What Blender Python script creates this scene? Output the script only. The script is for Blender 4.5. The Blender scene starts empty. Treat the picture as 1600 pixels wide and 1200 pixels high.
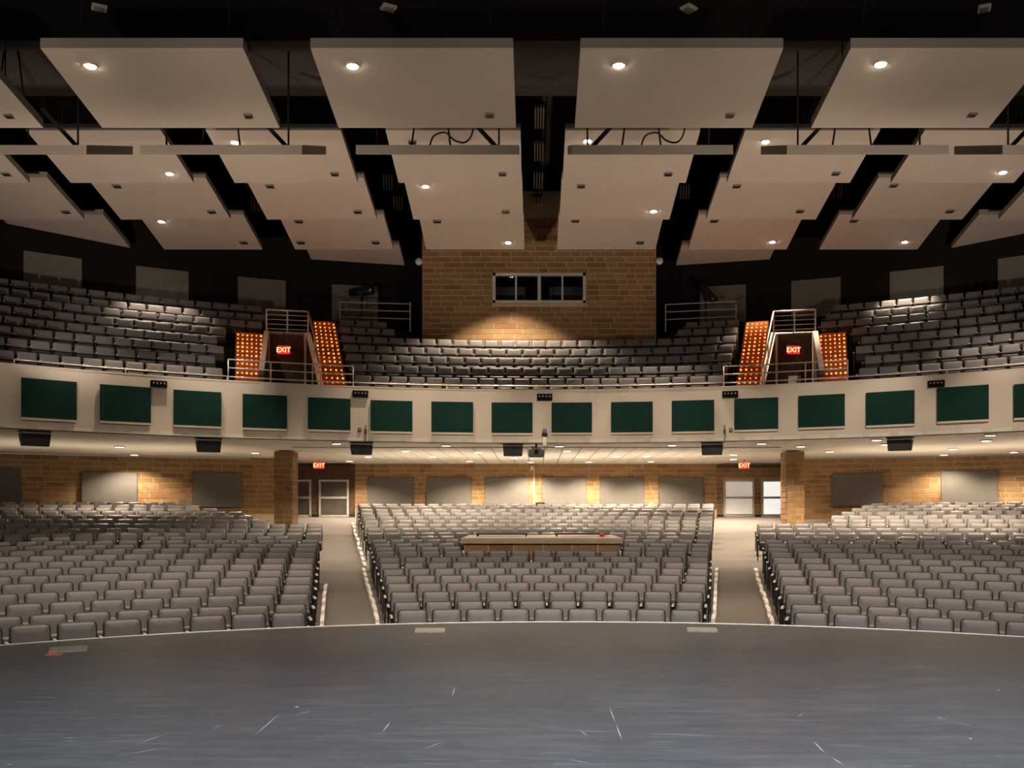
import bpy, bmesh, math, random
from mathutils import Vector, Matrix
random.seed(7)
S = bpy.context.scene
COL = S.collection
F, CX, CY, ZC = 1500.0, 836.0, 800.0, 1.6      # focal length and principal point for a 1600x1200 frame, eye height

# ---------------------------------------------------------------- camera, world, exposure, large lights
cam = bpy.data.objects.new('camera', bpy.data.cameras.new('camera'))
COL.objects.link(cam)
cam.location = (0, 0, ZC)
cam.rotation_euler = (math.pi / 2, 0, 0)
cam.data.sensor_width = 36
cam.data.lens = 36 * F / 1600
cam.data.shift_x = (800 - CX) / 1600
cam.data.shift_y = (CY - 600) / 1600
cam.data.clip_end = 300
S.camera = cam
S.view_settings.view_transform = 'Standard'
S.view_settings.look = 'None'
S.view_settings.gamma = 1
S.view_settings.use_curve_mapping = False
S.view_settings.exposure = 0.0
S.cycles.use_denoising = True
S.cycles.max_bounces = 8
S.cycles.diffuse_bounces = 4
S.cycles.caustics_reflective = False
S.cycles.caustics_refractive = False
S.cycles.sample_clamp_indirect = 4
W = bpy.data.worlds.new('world'); S.world = W; W.use_nodes = True
W.node_tree.nodes['Background'].inputs[0].default_value = (1.0, 0.86, 0.72, 1)
W.node_tree.nodes['Background'].inputs[1].default_value = 0.16

WARM = (1.0, 0.80, 0.58)
P_CLOUD, P_SOFFIT, P_HOUSE = 1300, 720, 3800
def lamp(name, kind, loc, power, color=WARM, size=70, blend=0.3, radius=0.06, aim=None, area=None):
    d = bpy.data.lights.new(name, kind); d.energy = power; d.color = color
    if kind == 'SPOT':
        d.spot_size = math.radians(size); d.spot_blend = blend; d.shadow_soft_size = radius
    if kind == 'AREA':
        d.shape = 'RECTANGLE'; d.size, d.size_y = area
    o = bpy.data.objects.new(name, d); COL.objects.link(o); o.location = loc
    if aim:
        o.rotation_euler = (Vector(aim) - Vector(loc)).to_track_quat('-Z', 'Y').to_euler()
    return o
# cool work lights over the stage, and the warm house wash from the stage ceiling towards the seats
lamp('stage_work_light', 'SPOT', (-5, -1, 9.5), 16500, (0.82, 0.91, 1.0), 68, 1.0, 0.5, aim=(-2.6, 4.2, 0))
lamp('stage_work_light', 'SPOT', (5, -1, 9.5), 26000, (0.82, 0.91, 1.0), 68, 1.0, 0.5, aim=(3.2, 4.5, 0))
for hx, k in ((-9, .7), (-3, .8), (3, 1.0), (9, 1.05)):
    lamp('house_wash', 'SPOT', (hx, 7.5, 10.4), P_HOUSE * k, (1.0, 0.84, 0.68), 68, 0.9, 0.5, aim=(hx * 1.15, 18.5, 0))
# added fill spots on the balcony front, no fixtures there; stronger towards the right
for tx, k in ((-10.5, .03), (-8.2, .06), (-5.8, .3), (-3.5, .9), (-1.2, 1), (1.1, 1), (3.4, 1), (5.7, 1), (8.0, 1), (10.2, 1.05), (12.4, 1.05), (14.4, .9)):
    fy = 9.8 + math.sqrt(20.6 ** 2 - (tx - .2) ** 2)
    lamp('balcony_front_fill', 'SPOT', (tx * .8, 13.5, 9.2), 3600 * k, (1.0, 0.84, 0.66), 13, 1.0, 0.2, aim=(tx, fy, 4.35))
for tx, ty, tz, k in ((-13, 26.8, 6.0, 2.4), (-9.6, 29, 6.0, 2.2), (-4, 31, 6.0, .5), (4, 31, 6.0, .6), (9.9, 29, 6.0, 1.4), (13.3, 27.2, 6.3, 2.2), (-13, 29.5, 8.0, 1.5), (13, 29.8, 8.0, .9)):
    lamp('balcony_seat_fill', 'SPOT', (tx * .9, 18.4, 8.95), 900 * k, (1.0, 0.88, 0.76), 22, 1.0, 0.2, aim=(tx, ty, tz))  # added spots lifting the balcony rows, without fixtures of their own
# added upward spots, out of view, standing in for bounce on the cloud undersides
for tx in (-16, -11.2, -6.7, -2.1, 2.5, 7.1, 11.6, 16.2):
    lamp('cloud_bounce_fill', 'SPOT', (10.0 if tx > 0 else -10.0, 10.0, 0.5), 3500, (1.0, 0.79, 0.63), 36, 1.0, 0.4, aim=(tx, 27.5, 11.2))
for tx in (-11.2, -6.6, -2.0, 2.4, 7.0):
    lamp('stage_row_bounce_fill', 'SPOT', (10.0 if tx > 0 else -10.0, 5.0, 0.5), 1700, (1.0, 0.82, 0.62), 36, 1.0, 0.4, aim=(tx, 17.4, 9.2))  # more added bounce light, for the clouds nearest the stage
# added area lamps over the rear rows, standing in for light bounced onto the soffit
for bx, by, k in ((-17, 30.5, .6), (-13, 33, .7), (-4, 36, 1), (0.2, 37, 1), (4.4, 36, 1), (13.2, 33.5, 1.1), (17, 31, 1.0)):
    lamp('under_balcony_glow', 'AREA', (bx, by, 2.05), 72 * k, WARM, aim=(bx, by, 9), area=(4.5, 4.0))


# ---------------------------------------------------------------- helpers
def hexl(r, g, b):
    return tuple((c / 255 / 12.92) if c / 255 <= 0.04045 else ((c / 255 + 0.055) / 1.055) ** 2.4 for c in (r, g, b))

def mat(name, col, rough=0.6, metal=0.0, spec=0.3, var=0.12, scale=8.0, bump=0.0, emit=None, strength=0.0, objvar=None):
    m = bpy.data.materials.new(name); m.use_nodes = True
    nt = m.node_tree; b = nt.nodes['Principled BSDF']
    b.inputs['Roughness'].default_value = rough; b.inputs['Metallic'].default_value = metal
    b.inputs['Specular IOR Level'].default_value = spec
    tc = nt.nodes.new('ShaderNodeTexCoord')
    n = nt.nodes.new('ShaderNodeTexNoise'); n.inputs['Scale'].default_value = scale; n.inputs['Detail'].default_value = 3
    nt.links.new(tc.outputs['Object'], n.inputs['Vector'])
    r = nt.nodes.new('ShaderNodeValToRGB')
    lo = [max(0, c * (1 - var)) for c in col]; hi = [min(1, c * (1 + var)) for c in col]
    r.color_ramp.elements[0].position = 0.3; r.color_ramp.elements[1].position = 0.7
    r.color_ramp.elements[0].color = (*lo, 1); r.color_ramp.elements[1].color = (*hi, 1)
    nt.links.new(n.outputs['Fac'], r.inputs['Fac'])
    out = r.outputs['Color']
    if objvar:
        oi = nt.nodes.new('ShaderNodeObjectInfo')
        r2 = nt.nodes.new('ShaderNodeValToRGB')
        els = r2.color_ramp.elements
        while len(els) < len(objvar): els.new(0.5)
        for i, c in enumerate(objvar):
            els[i].position = i / (len(objvar) - 1); els[i].color = (*c, 1)
        nt.links.new(oi.outputs['Random'], r2.inputs['Fac'])
        mx = nt.nodes.new('ShaderNodeMix'); mx.data_type = 'RGBA'; mx.blend_type = 'MULTIPLY'; mx.inputs[0].default_value = 1
        nt.links.new(out, mx.inputs[6]); nt.links.new(r2.outputs['Color'], mx.inputs[7])
        out = mx.outputs[2]
    nt.links.new(out, b.inputs['Base Color'])
    if bump:
        bp = nt.nodes.new('ShaderNodeBump'); bp.inputs['Strength'].default_value = bump; bp.inputs['Distance'].default_value = 0.02
        nt.links.new(n.outputs['Fac'], bp.inputs['Height']); nt.links.new(bp.outputs['Normal'], b.inputs['Normal'])
    if emit:
        b.inputs['Emission Color'].default_value = (*emit, 1); b.inputs['Emission Strength'].default_value = strength
    return m

M = {}
M['seat'] = mat('seat_fabric', (0.135, 0.126, 0.128), 0.55, var=0.06, scale=60, spec=0.35, bump=0.1)
M['shell'] = mat('seat_shell_plastic', (0.022, 0.02, 0.02), 0.45)
M['standard'] = mat('seat_standard_steel', (0.02, 0.018, 0.018), 0.5)
M['arm'] = mat('armrest_plastic', (0.42, 0.39, 0.36), 0.4, spec=0.5)
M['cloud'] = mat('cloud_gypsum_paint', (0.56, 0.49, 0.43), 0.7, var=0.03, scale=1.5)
M['cloudedge'] = mat('cloud_edge_tone', (0.27, 0.24, 0.21), 0.7, var=0.03, scale=1.5)  # darker tone on every cloud face except the underside
M['fascia'] = mat('balcony_gypsum_paint', (0.70, 0.61, 0.51), 0.7, var=0.03, scale=1.2)
M['soffit'] = mat('soffit_paint', (0.78, 0.73, 0.65), 0.7, var=0.03, scale=1.2)
M['tile'] = mat('ceiling_tile', (0.82, 0.78, 0.71), 0.8, var=0.05, scale=30)
M['grid'] = mat('tile_grid', (0.2, 0.18, 0.16), 0.6)
M['black'] = mat('black_paint', (0.006, 0.006, 0.007), 0.8, spec=0.1)
M['darkwall'] = mat('charcoal_wall_paint', (0.016, 0.013, 0.013), 0.8, spec=0.1)
M['bulkhead'] = mat('catwalk_soffit', (0.09, 0.08, 0.075), 0.8, spec=0.1)
M['green'] = mat('green_fabric', (0.006, 0.036, 0.027), 0.75, var=0.12, scale=3, spec=0.15)
M['greypanel'] = mat('grey_fabric', (0.125, 0.118, 0.108), 0.85, var=0.06, scale=4, spec=0.1)
M['uppanel'] = mat('light_grey_fabric', (0.2, 0.19, 0.17), 0.85, var=0.06, scale=4, spec=0.1)
M['mortar'] = mat('mortar', (0.5, 0.4, 0.26), 0.85, var=0.15, scale=12)
BR = [(1.0, 1.0, 1.0), (0.8, 0.74, 0.66), (1.15, 1.1, 1.0), (0.7, 0.6, 0.5), (1.0, 0.9, 0.78), (0.88, 0.86, 0.82)]
M['brick'] = mat('golden_brown_brick', (0.29, 0.182, 0.09), 0.8, var=0.3, scale=9, bump=0.4, objvar=BR)
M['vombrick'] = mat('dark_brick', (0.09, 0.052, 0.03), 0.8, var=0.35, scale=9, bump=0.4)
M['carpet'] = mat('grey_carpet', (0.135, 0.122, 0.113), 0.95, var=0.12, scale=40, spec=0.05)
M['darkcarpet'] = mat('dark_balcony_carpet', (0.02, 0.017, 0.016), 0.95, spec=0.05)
M['white'] = mat('white_paint', (0.72, 0.68, 0.62), 0.5)
M['rail'] = mat('brushed_steel_rail', (0.62, 0.58, 0.52), 0.35, metal=0.5, spec=0.5)
M['blackmetal'] = mat('black_metal', (0.015, 0.015, 0.016), 0.4, spec=0.5)
M['speaker'] = mat('speaker_grille', (0.05, 0.045, 0.045), 0.6)
M['frame'] = mat('light_aluminium', (0.55, 0.53, 0.5), 0.4, metal=0.3)
M['dimglass'] = mat('unlit_door_glass', (0.085, 0.075, 0.065), 0.3, var=0.15, scale=2)
M['litglass'] = mat('lit_door_glass', (0.7, 0.68, 0.64), 0.5, var=0.05, scale=2, emit=(1.0, .95, .85), strength=.28)
M['brightglass'] = mat('bright_lit_door_glass', (0.7, 0.7, 0.66), 0.5, var=0.05, scale=2, emit=(1.0, .99, .93), strength=.8)
M['frost'] = mat('frosted_glass', (0.7, 0.68, 0.64), 0.5, var=0.05, scale=2)
M['glass'] = mat('dark_glass', (0.01, 0.011, 0.013), 0.08, spec=0.6)
M['interior'] = mat('control_room_counter', (0.16, 0.165, 0.18), 0.7)
M['wood'] = mat('counter_laminate', (0.42, 0.33, 0.22), 0.5, var=0.12, scale=5)
M['ledge'] = mat('counter_edge', (0.42, 0.36, 0.29), 0.4)
M['step'] = mat('stair_carpet', (0.32, 0.10, 0.03), 0.8)  # amber glow of the step lights is put into this orange
M['led'] = mat('amber_led', (1, 0.4, 0.1), emit=(1.0, 0.27, 0.055), strength=2.6)
M['lens'] = mat('lit_lens', (1, 1, 1), emit=(1.0, 0.88, 0.66), strength=55)
M['lens2'] = mat('lit_soffit_lens', (1, 1, 1), emit=(1.0, 0.84, 0.6), strength=5)
M['red'] = mat('exit_sign_red', (0.5, 0.02, 0.01), emit=(1.0, 0.03, 0.02), strength=.8)
M['exit'] = mat('exit_letter_glow', (1, 0.6, 0.3), emit=(1.0, 0.55, 0.26), strength=2.2)
M['plate'] = mat('floor_plate_metal', (0.32, 0.28, 0.22), 0.45, metal=0.4)
M['tape'] = mat('orange_tape', (0.6, 0.1, 0.05), 0.6)
M['redcloth'] = mat('red_cloth', (0.5, 0.06, 0.06), 0.7)
M['paper'] = mat('white_paper', (0.8, 0.77, 0.72), 0.7)
M['blue'] = mat('blue_lens', (0.05, 0.08, 0.25), 0.2, emit=(0.1, 0.2, 0.8), strength=0.25)
M['trim'] = mat('light_trim', (0.8, 0.75, 0.68), 0.5)

class MB:
    def __init__(s): s.v = []; s.f = []; s.m = []
    def add(s, vs, fs, mi=0):
        b = len(s.v); s.v += [tuple(p) for p in vs]
        s.f += [tuple(i + b for i in f) for f in fs]; s.m += [mi] * len(fs)
        return s
    def box(s, c, d, mi=0, rz=0.0, rx=0.0, ry=0.0):
        R = Matrix.Rotation(rz, 3, 'Z') @ Matrix.Rotation(rx, 3, 'X') @ Matrix.Rotation(ry, 3, 'Y')
        vs = [Vector(c) + R @ Vector((x * d[0] / 2, y * d[1] / 2, z * d[2] / 2)) for x in (-1, 1) for y in (-1, 1) for z in (-1, 1)]
        return s.add(vs, [(0, 1, 3, 2), (4, 6, 7, 5), (0, 4, 5, 1), (2, 3, 7, 6), (0, 2, 6, 4), (1, 5, 7, 3)], mi)
    def hexa(s, lo, hi, mi=0):           # 4 lower corners (counter-clockwise seen from above) and 4 upper
        return s.add(list(lo) + list(hi), [(3, 2, 1, 0), (4, 5, 6, 7), (0, 1, 5, 4), (1, 2, 6, 5), (2, 3, 7, 6), (3, 0, 4, 7)], mi)
    def tube(s, pts, r, n=6, mi=0):
        pts = [Vector(p) for p in pts]; rings = []
        for i, p in enumerate(pts):
            t = (pts[min(i + 1, len(pts) - 1)] - pts[max(i - 1, 0)]).normalized()
            a = t.cross(Vector((0, 0, 1)))
            if a.length < 1e-3: a = Vector((1, 0, 0))
            a.normalize(); b = t.cross(a)
            rings.append([p + a * r * math.cos(2 * math.pi * k / n) + b * r * math.sin(2 * math.pi * k / n) for k in range(n)])
        vs = [q for R in rings for q in R]; fs = []
        for i in range(len(pts) - 1):
            for k in range(n):
                k2 = (k + 1) % n
                fs.append((i * n + k, i * n + k2, (i + 1) * n + k2, (i + 1) * n + k))
        fs.append(tuple(range(n))[::-1]); fs.append(tuple(range((len(pts) - 1) * n, len(pts) * n)))
        return s.add(vs, fs, mi)
    def build(s, name, mats, parent=None, smooth=False, link=True):
        me = bpy.data.meshes.new(name)
        me.from_pydata(s.v, [], s.f)
        for m in (mats if isinstance(mats, (list, tuple)) else [mats]): me.materials.append(m)
        if any(s.m): me.polygons.foreach_set('material_index', s.m)
        if smooth: me.polygons.foreach_set('use_smooth', [True] * len(me.polygons))
        if smooth:
            bm = bmesh.new(); bm.from_mesh(me); bmesh.ops.recalc_face_normals(bm, faces=bm.faces); bm.to_mesh(me); bm.free()
        me.update()
        return obj(name, me, parent) if link else me

def soft(pts, n=4):                        # Catmull-Rom through the points
    P = [Vector(p) for p in pts]; P = [P[0]] + P + [P[-1]]; out = []
    for i in range(1, len(P) - 2):
        for k in range(n):
            t = k / n; a, b_, c, d = P[i - 1:i + 3]
            out.append(.5 * ((2 * b_) + (c - a) * t + (2 * a - 5 * b_ + 4 * c - d) * t * t + (3 * b_ - a - 3 * c + d) * t ** 3))
    return out + [P[-2]]
def obj(name, me, parent=None):
    o = bpy.data.objects.new(name, me); COL.objects.link(o)
    if parent is not None: o.parent = parent
    return o
def tag(o, label, cat, group=None):
    o['label'] = label; o['category'] = cat
    if group: o['group'] = group
    return o
def thing(name, label, cat, loc=(0, 0, 0), rz=0.0, group=None):
    o = bpy.data.objects.new(name, None); COL.objects.link(o); o.empty_display_size = 0.1
    o.location = loc; o.rotation_euler = (0, 0, rz)
    return tag(o, label, cat, group)
def struct(o):
    o['kind'] = 'structure'; return o
ORD = ('zeroth first second third fourth fifth sixth seventh eighth ninth tenth eleventh twelfth thirteenth fourteenth fifteenth sixteenth '
       'seventeenth eighteenth nineteenth twentieth twenty-first twenty-second twenty-third twenty-fourth twenty-fifth twenty-sixth '
       'twenty-seventh twenty-eighth twenty-ninth thirtieth').split()

def slope(px): return (px - CX) / F                 # X / Y of the sight line through image column px
def ray_arc(px, c, R):                              # plan point where that sight line meets the far side of a circle
    k = slope(px); a = 1 + k * k; b = -2 * (k * c[0] + c[1]); d = c[0] ** 2 + c[1] ** 2 - R * R
    y = (-b + math.sqrt(max(0, b * b - 4 * a * d))) / (2 * a)
    return Vector((k * y, y))
def at(px, py, Y): return Vector(((px - CX) / F * Y, Y, ZC + (CY - py) / F * Y))
def on_z(px, py, z):
    Y = (z - ZC) * F / (CY - py); return Vector(((px - CX) / F * Y, Y, z))
def pol(c, R, th, z): return Vector((c[0] + R * math.sin(th), c[1] + R * math.cos(th), z))
def ang(c, p): return math.atan2(p[0] - c[0], p[1] - c[1])
def arc_slab(mb, c, R0, R1, t0, t1, z0, z1, n=24, mi=0):
    for i in range(n):
        a, b = t0 + (t1 - t0) * i / n, t0 + (t1 - t0) * (i + 1) / n
        mb.hexa([pol(c, R0, a, z0), pol(c, R0, b, z0), pol(c, R1, b, z0), pol(c, R1, a, z0)],
                [pol(c, R0, a, z1), pol(c, R0, b, z1), pol(c, R1, b, z1), pol(c, R1, a, z1)], mi)
    return mb
def interp(x, xs, ys):
    if x <= xs[0]: return ys[0]
    for i in range(1, len(xs)):
        if x <= xs[i]:
            t = (x - xs[i - 1]) / (xs[i] - xs[i - 1]); return ys[i - 1] + t * (ys[i] - ys[i - 1])
    return ys[-1]

# ---------------------------------------------------------------- plan data
OC = (0.2, 3.75)            # centre of the seating arcs on the main floor
BC = (0.2, 9.8)             # centre of the balcony arcs
ROWY = [15.75 + .89 * k for k in range(12)] + [28.1] + [30 + 1.03 * k for k in range(9)]
ROWPY = [948.8, 936.5, 921, 908, 896, 885.5, 876.5, 868, 859.5, 853, 847, 841, 836, 830.7, 823.7, 817.5, 811.2, 806, 800, 794.7, 790, 786.5]
OUTPY = [975.5, 960.7, 942, 925.7, 910.7, 898.7, 887.5, 877, 867.5, 858.7, 851.7, 845, 838.5, 832.5, 825, 817, 809.5, 802.5, 796, 791, 786.5, 782.5]
ROWR = [y - OC[1] for y in ROWY]
ZTOP = [ZC - (p - 800) * y / F for p, y in zip(ROWPY, ROWY)]
ZOUT = []
for p, R in zip(OUTPY, ROWR):
    q = ray_arc(15, OC, R); ZOUT.append(ZC - (p - 800) * q.y / F)
SEATH = 0.86
FR = [0, ROWR[0] - .6] + ROWR + [39.25]
FZ = [ZTOP[0] - SEATH] * 2 + [z - SEATH for z in ZTOP] + [1.37]
FZO = [ZOUT[0] - SEATH] * 2 + [z - SEATH for z in ZOUT] + [1.4]
def zf(R, th):
    t = min(1.0, max(0.0, (abs(th) - 0.2) / 0.35))
    return interp(R, FR, FZ) * (1 - t) + interp(R, FR, FZO) * t
def zfloor(p): return zf(math.hypot(p[0] - OC[0], p[1] - OC[1]), ang(OC, p))

# ---------------------------------------------------------------- stage
LC = (0.45, 13.95 - 10.8)
lip = [pol(LC, 10.8, math.radians(a), 0) for a in range(-62, 63, 2)]
mb = MB()
poly = [(p.x, p.y, 0) for p in lip] + [(14, 4, 0), (14, -8, 0), (-14, -8, 0), (-14, 4, 0)]
n = len(poly)
mb.add(poly + [(x, y, -0.06) for x, y, _ in poly], [tuple(range(n))[::-1]] + [(i, (i + 1) % n, n + (i + 1) % n, n + i) for i in range(n)])
m = bpy.data.materials.new('scuffed_black_stage_floor'); m.use_nodes = True
nt = m.node_tree; b = nt.nodes['Principled BSDF']; L = nt.links.new
tc = nt.nodes.new('ShaderNodeTexCoord')
def noise(scale, detail=4, mapping=None):
    nn = nt.nodes.new('ShaderNodeTexNoise'); nn.inputs['Scale'].default_value = scale; nn.inputs['Detail'].default_value = detail
    if mapping:
        mp = nt.nodes.new('ShaderNodeMapping'); mp.inputs['Scale'].default_value = mapping[0]; mp.inputs['Rotation'].default_value = (0, 0, mapping[1])
        L(tc.outputs['Object'], mp.inputs['Vector']); L(mp.outputs['Vector'], nn.inputs['Vector'])
    else: L(tc.outputs['Object'], nn.inputs['Vector'])
    return nn
def ramp(src, p0, p1, c0=(0, 0, 0, 1), c1=(1, 1, 1, 1)):
    r = nt.nodes.new('ShaderNodeValToRGB'); r.color_ramp.elements[0].position = p0; r.color_ramp.elements[1].position = p1
    r.color_ramp.elements[0].color = c0; r.color_ramp.elements[1].color = c1; L(src, r.inputs['Fac']); return r.outputs['Color']
def mth(op, a, bb):
    q = nt.nodes.new('ShaderNodeMath'); q.operation = op
    for i, v in enumerate((a, bb)):
        if isinstance(v, (int, float)): q.inputs[i].default_value = v
        else: L(v, q.inputs[i])
    return q.outputs[0]
fine = noise(1.0, 6, ((1.2, 9, 1), 0.05)); patch = noise(0.7, 4)
scr = None
for k, (rot, sc, thr) in enumerate(((0.5, 1.1, .735), (-0.25, 0.9, .74), (1.0, 1.3, .735), (0.05, 1.2, .72))):
    s1 = noise(1.0, 2, ((sc * 1.3, sc * 60, 1), rot)); s2 = noise(2.2 + k * .4, 2)
    a = mth('MULTIPLY', ramp(s1.outputs['Fac'], thr - .115, thr - .075), ramp(s2.outputs['Fac'], .52, .6))
    scr = a if scr is None else mth('MAXIMUM', scr, a)
vo = nt.nodes.new('ShaderNodeTexVoronoi'); vo.inputs['Scale'].default_value = 2.6; L(tc.outputs['Object'], vo.inputs['Vector'])
dots = mth('LESS_THAN', vo.outputs['Distance'], 0.04)
sp = nt.nodes.new('ShaderNodeSeparateColor'); L(vo.outputs['Color'], sp.inputs[0])
dots = mth('MULTIPLY', dots, mth('GREATER_THAN', sp.outputs[0], 0.6))
base = nt.nodes.new('ShaderNodeMix'); base.data_type = 'RGBA'
base.inputs[6].default_value = (0.028, 0.030, 0.034, 1); base.inputs[7].default_value = (0.06, 0.062, 0.067, 1)
L(mth('MULTIPLY', ramp(fine.outputs['Fac'], .3, .75), ramp(patch.outputs['Fac'], .25, .75)), base.inputs[0])
top = nt.nodes.new('ShaderNodeMix'); top.data_type = 'RGBA'; top.inputs[7].default_value = (0.34, 0.34, 0.34, 1)
L(base.outputs[2], top.inputs[6]); L(mth('MINIMUM', mth('ADD', mth('MULTIPLY', scr, 0.12), mth('MULTIPLY', dots, .8)), 1.0), top.inputs[0])
L(top.outputs[2], b.inputs['Base Color'])
L(ramp(fine.outputs['Fac'], .2, .8, (.27, .27, .27, 1), (.38, .38, .38, 1)), b.inputs['Roughness'])
b.inputs['Specular IOR Level'].default_value = 0.5
stage = struct(mb.build('floor_stage', m))
# white scuffs and scratches worn into the stage floor
mb = MB()
SCR = [(212, 1164, 270, 1142), (177, 1182, 265, 1167), (397, 1150, 440, 1112), (330, 1142, 345, 1132), (597, 1145, 612, 1125), (222, 1101, 250, 1104), (660, 1172, 697, 1156), (107, 1115, 135, 1107),
       (460, 1120, 492, 1107), (705, 1092, 712, 1070), (952, 1105, 962, 1130), (962, 1130, 973, 1160), (1000, 1146, 1140, 1150), (882, 1185, 932, 1195), (1270, 1157, 1290, 1178), (1298, 1182, 1320, 1197),
       (1485, 1127, 1525, 1135), (1455, 1118, 1480, 1124), (90, 1152, 130, 1154), (95, 1157, 125, 1158), (630, 1067, 642, 1068), (1246, 1120, 1256, 1114), (905, 1140, 918, 1150), (1090, 1125, 1100, 1124), (38, 1089, 100, 1090)]
rs_ = random.Random(3)
for _ in range(70):
    x, y = rs_.uniform(0, 1600), 1000 + 200 * rs_.random() ** .6; a, l = rs_.uniform(-.5, .5), rs_.uniform(2, 14) * (y - 940) / 200
    SCR.append((x, y, x + l * math.cos(a), y + l * math.sin(a) * .4))
for i, (x0, y0, x1, y1) in enumerate(SCR):
    p, q = on_z(x0, y0, .0015), on_z(x1, y1, .0015); d = (q - p).normalized(); nn = Vector((-d.y, d.x, 0)) * (.0034 if i < 25 else .0024)
    mm = p.lerp(q, .5)
    mb.add([p, mm - nn, q, mm + nn], [(0, 1, 2, 3)])
o = mb.build('scuff_marks', mat('floor_scuff', (0.24, 0.25, 0.26), 0.7), stage); o['kind'] = 'stuff'
mb = MB()
for a, c in zip(lip[:-1], lip[1:]):
    d0 = (a - Vector((*LC, 0))).normalized(); d1 = (c - Vector((*LC, 0))).normalized()
    lo = [a, c, c + d1 * .05, a + d0 * .05]
    mb.hexa([p + Vector((0, 0, -.07)) for p in lo][::-1], [p + Vector((0, 0, .006)) for p in lo][::-1])
struct(mb.build('trim_1', M['trim']))
mb = MB()
for a, c in zip(lip[:-1], lip[1:]):
    mb.add([a + Vector((0, 0, -.07)), c + Vector((0, 0, -.07)), c + Vector((0, 0, -.9)), a + Vector((0, 0, -.9))], [(0, 1, 2, 3)])
struct(mb.build('wall_stage_front', M['black']))
for (px, py, nm) in ((107, 1015, 'far left'), (672, 985.5, 'left of the centre'), (1097, 984.5, 'right of the centre')):
    p = on_z(px, py, 0); 
    t = thing('floor_box', f'flat metal floor box lid on the stage edge, {nm}', 'floor box', p, 0.42 if px < 300 else (0.1 if px < 900 else -0.15), 'floor boxes along the stage edge')
    MB().box((0, 0, .006), (.38, .42, .012)).build('lid', M['plate'], t)
    f = MB()
    for s in (-1, 1): f.box((s * .195, 0, .006), (.01, .43, .014)); f.box((0, s * .215, .006), (.4, .01, .014))
    f.build('rim', M['plate'], t)
p = on_z(85, 1023, 0)
tag(MB().box((p.x, p.y, .004), (.18, .05, .008), rz=.2).box((p.x - .06, p.y + .05, .004), (.1, .04, .008), rz=1.0).build('tape_strip', M['tape']), 'orange tape mark on the stage beside the left floor box', 'tape')

# ---------------------------------------------------------------- main floor (raked)
mb = MB()
ths = [math.radians(-52 + 104 * i / 40) for i in range(41)]
rs = [r for r in FR if r > 8] 
rs = [8.0] + rs + [43]
vs = [pol(OC, R, t, zf(R, t)) for R in rs for t in ths]
fs = [(i * 41 + j, (i + 1) * 41 + j, (i + 1) * 41 + j + 1, i * 41 + j + 1) for i in range(len(rs) - 1) for j in range(40)]
struct(mb.add(vs, fs).build('floor', M['carpet']))

# ---------------------------------------------------------------- brick walls
brick_me = MB().box((0, 0, 0), (1, 1, 1)).build('brick', M['brick'], link=False)
BH = 0.203
def lay_bricks(parent, pts, z0, z1, blen, holes=(), limit=300, zalign=None):
    """courses of bricks along a plan polyline; holes are (s0, s1, z0, z1) in run length"""
    seg = [(Vector(a), Vector(c)) for a, c in zip(pts[:-1], pts[1:])]
    lens = [(c - a).length for a, c in seg]; total = sum(lens); out = []
    def where(s):
        for (a, c), l in zip(seg, lens):
            if s <= l or (a, c) == seg[-1]: return a + (c - a) * (s / l), math.atan2((c - a).y, (c - a).x)
            s -= l
    k = 0; z = z1
    while z > z0 + 0.02:
        zb = max(z0, z - BH); s = -(k % 2) * blen / 2 - random.random() * .1
        while s < total:
            L0 = blen * random.choice((1, 1, 1, .5, 1.15)); e = min(total, s + L0); a = max(0, s)
            spans = [(a, e)]
            for h in holes:
                if h[2] < z - .04 and h[3] > zb + .04:
                    new = []
                    for u, v in spans:
                        if v <= h[0] or u >= h[1]: new.append((u, v)); continue
                        if u < h[0]: new.append((u, h[0]))
                        if v > h[1]: new.append((h[1], v))
                    spans = new
            for u, v in spans:
                if v - u > .05: out.append((u, v, zb, z))
            s += L0
        z -= BH; k += 1
    out.sort(key=lambda q: -(q[1] - q[0]))
    rest = MB()
    for i, (u, v, zb, zt) in enumerate(out):
        p, a = where((u + v) / 2)
        nrm = Vector((math.sin(a), -math.cos(a)))
        c = (p.x + nrm.x * -.011, p.y + nrm.y * -.011, (zb + zt) / 2)
        d = (v - u - .024, .05 + random.random() * .008, zt - zb - .026)
        if i < limit:
            o = obj('brick', brick_me, parent); o.location = c; o.scale = d; o.rotation_euler = (0, 0, a)
        else: rest.box(c, d, rz=a)
    if rest.v: r = rest.build('brick_run', M['brick'], parent); r['kind'] = 'stuff'
def wall_run(name, pts, z0, z1, thick=.25, material='mortar'):
    mb = MB()
    for a, c in zip(pts[:-1], pts[1:]):
        a, c = Vector(a), Vector(c); t = (c - a).normalized(); nn = Vector((-t.y, t.x)) * thick
        mb.hexa([(*a, z0), (*c, z0), (*(c + nn), z0), (*(a + nn), z0)], [(*a, z1), (*c, z1), (*(c + nn), z1), (*(a + nn), z1)])
    return struct(mb.build(name, M[material]))
ZS = 3.75
YB = 43.0
XL, XR = (555 - CX) / F * YB, (1120 - CX) / F * YB
wc = wall_run('wall_back_centre', [(XL, YB), (XR, YB)], 1.0, ZS)
lay_bricks(wc, [(XL, YB), (XR, YB)], 1.72, ZS, .62)
WR = 37.2
left_pts = [tuple(ray_arc(x, OC, WR)) for x in (-260, -150, -60, 30, 120, 200, 290, 370, 440)]
right_pts = [tuple(ray_arc(x, OC, WR)) for x in (1235, 1310, 1390, 1480, 1560, 1660, 1760, 1860)]
wl = wall_run('wall_back_left', left_pts, 0.6, ZS); lay_bricks(wl, left_pts, 1.5, ZS, .62)
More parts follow.
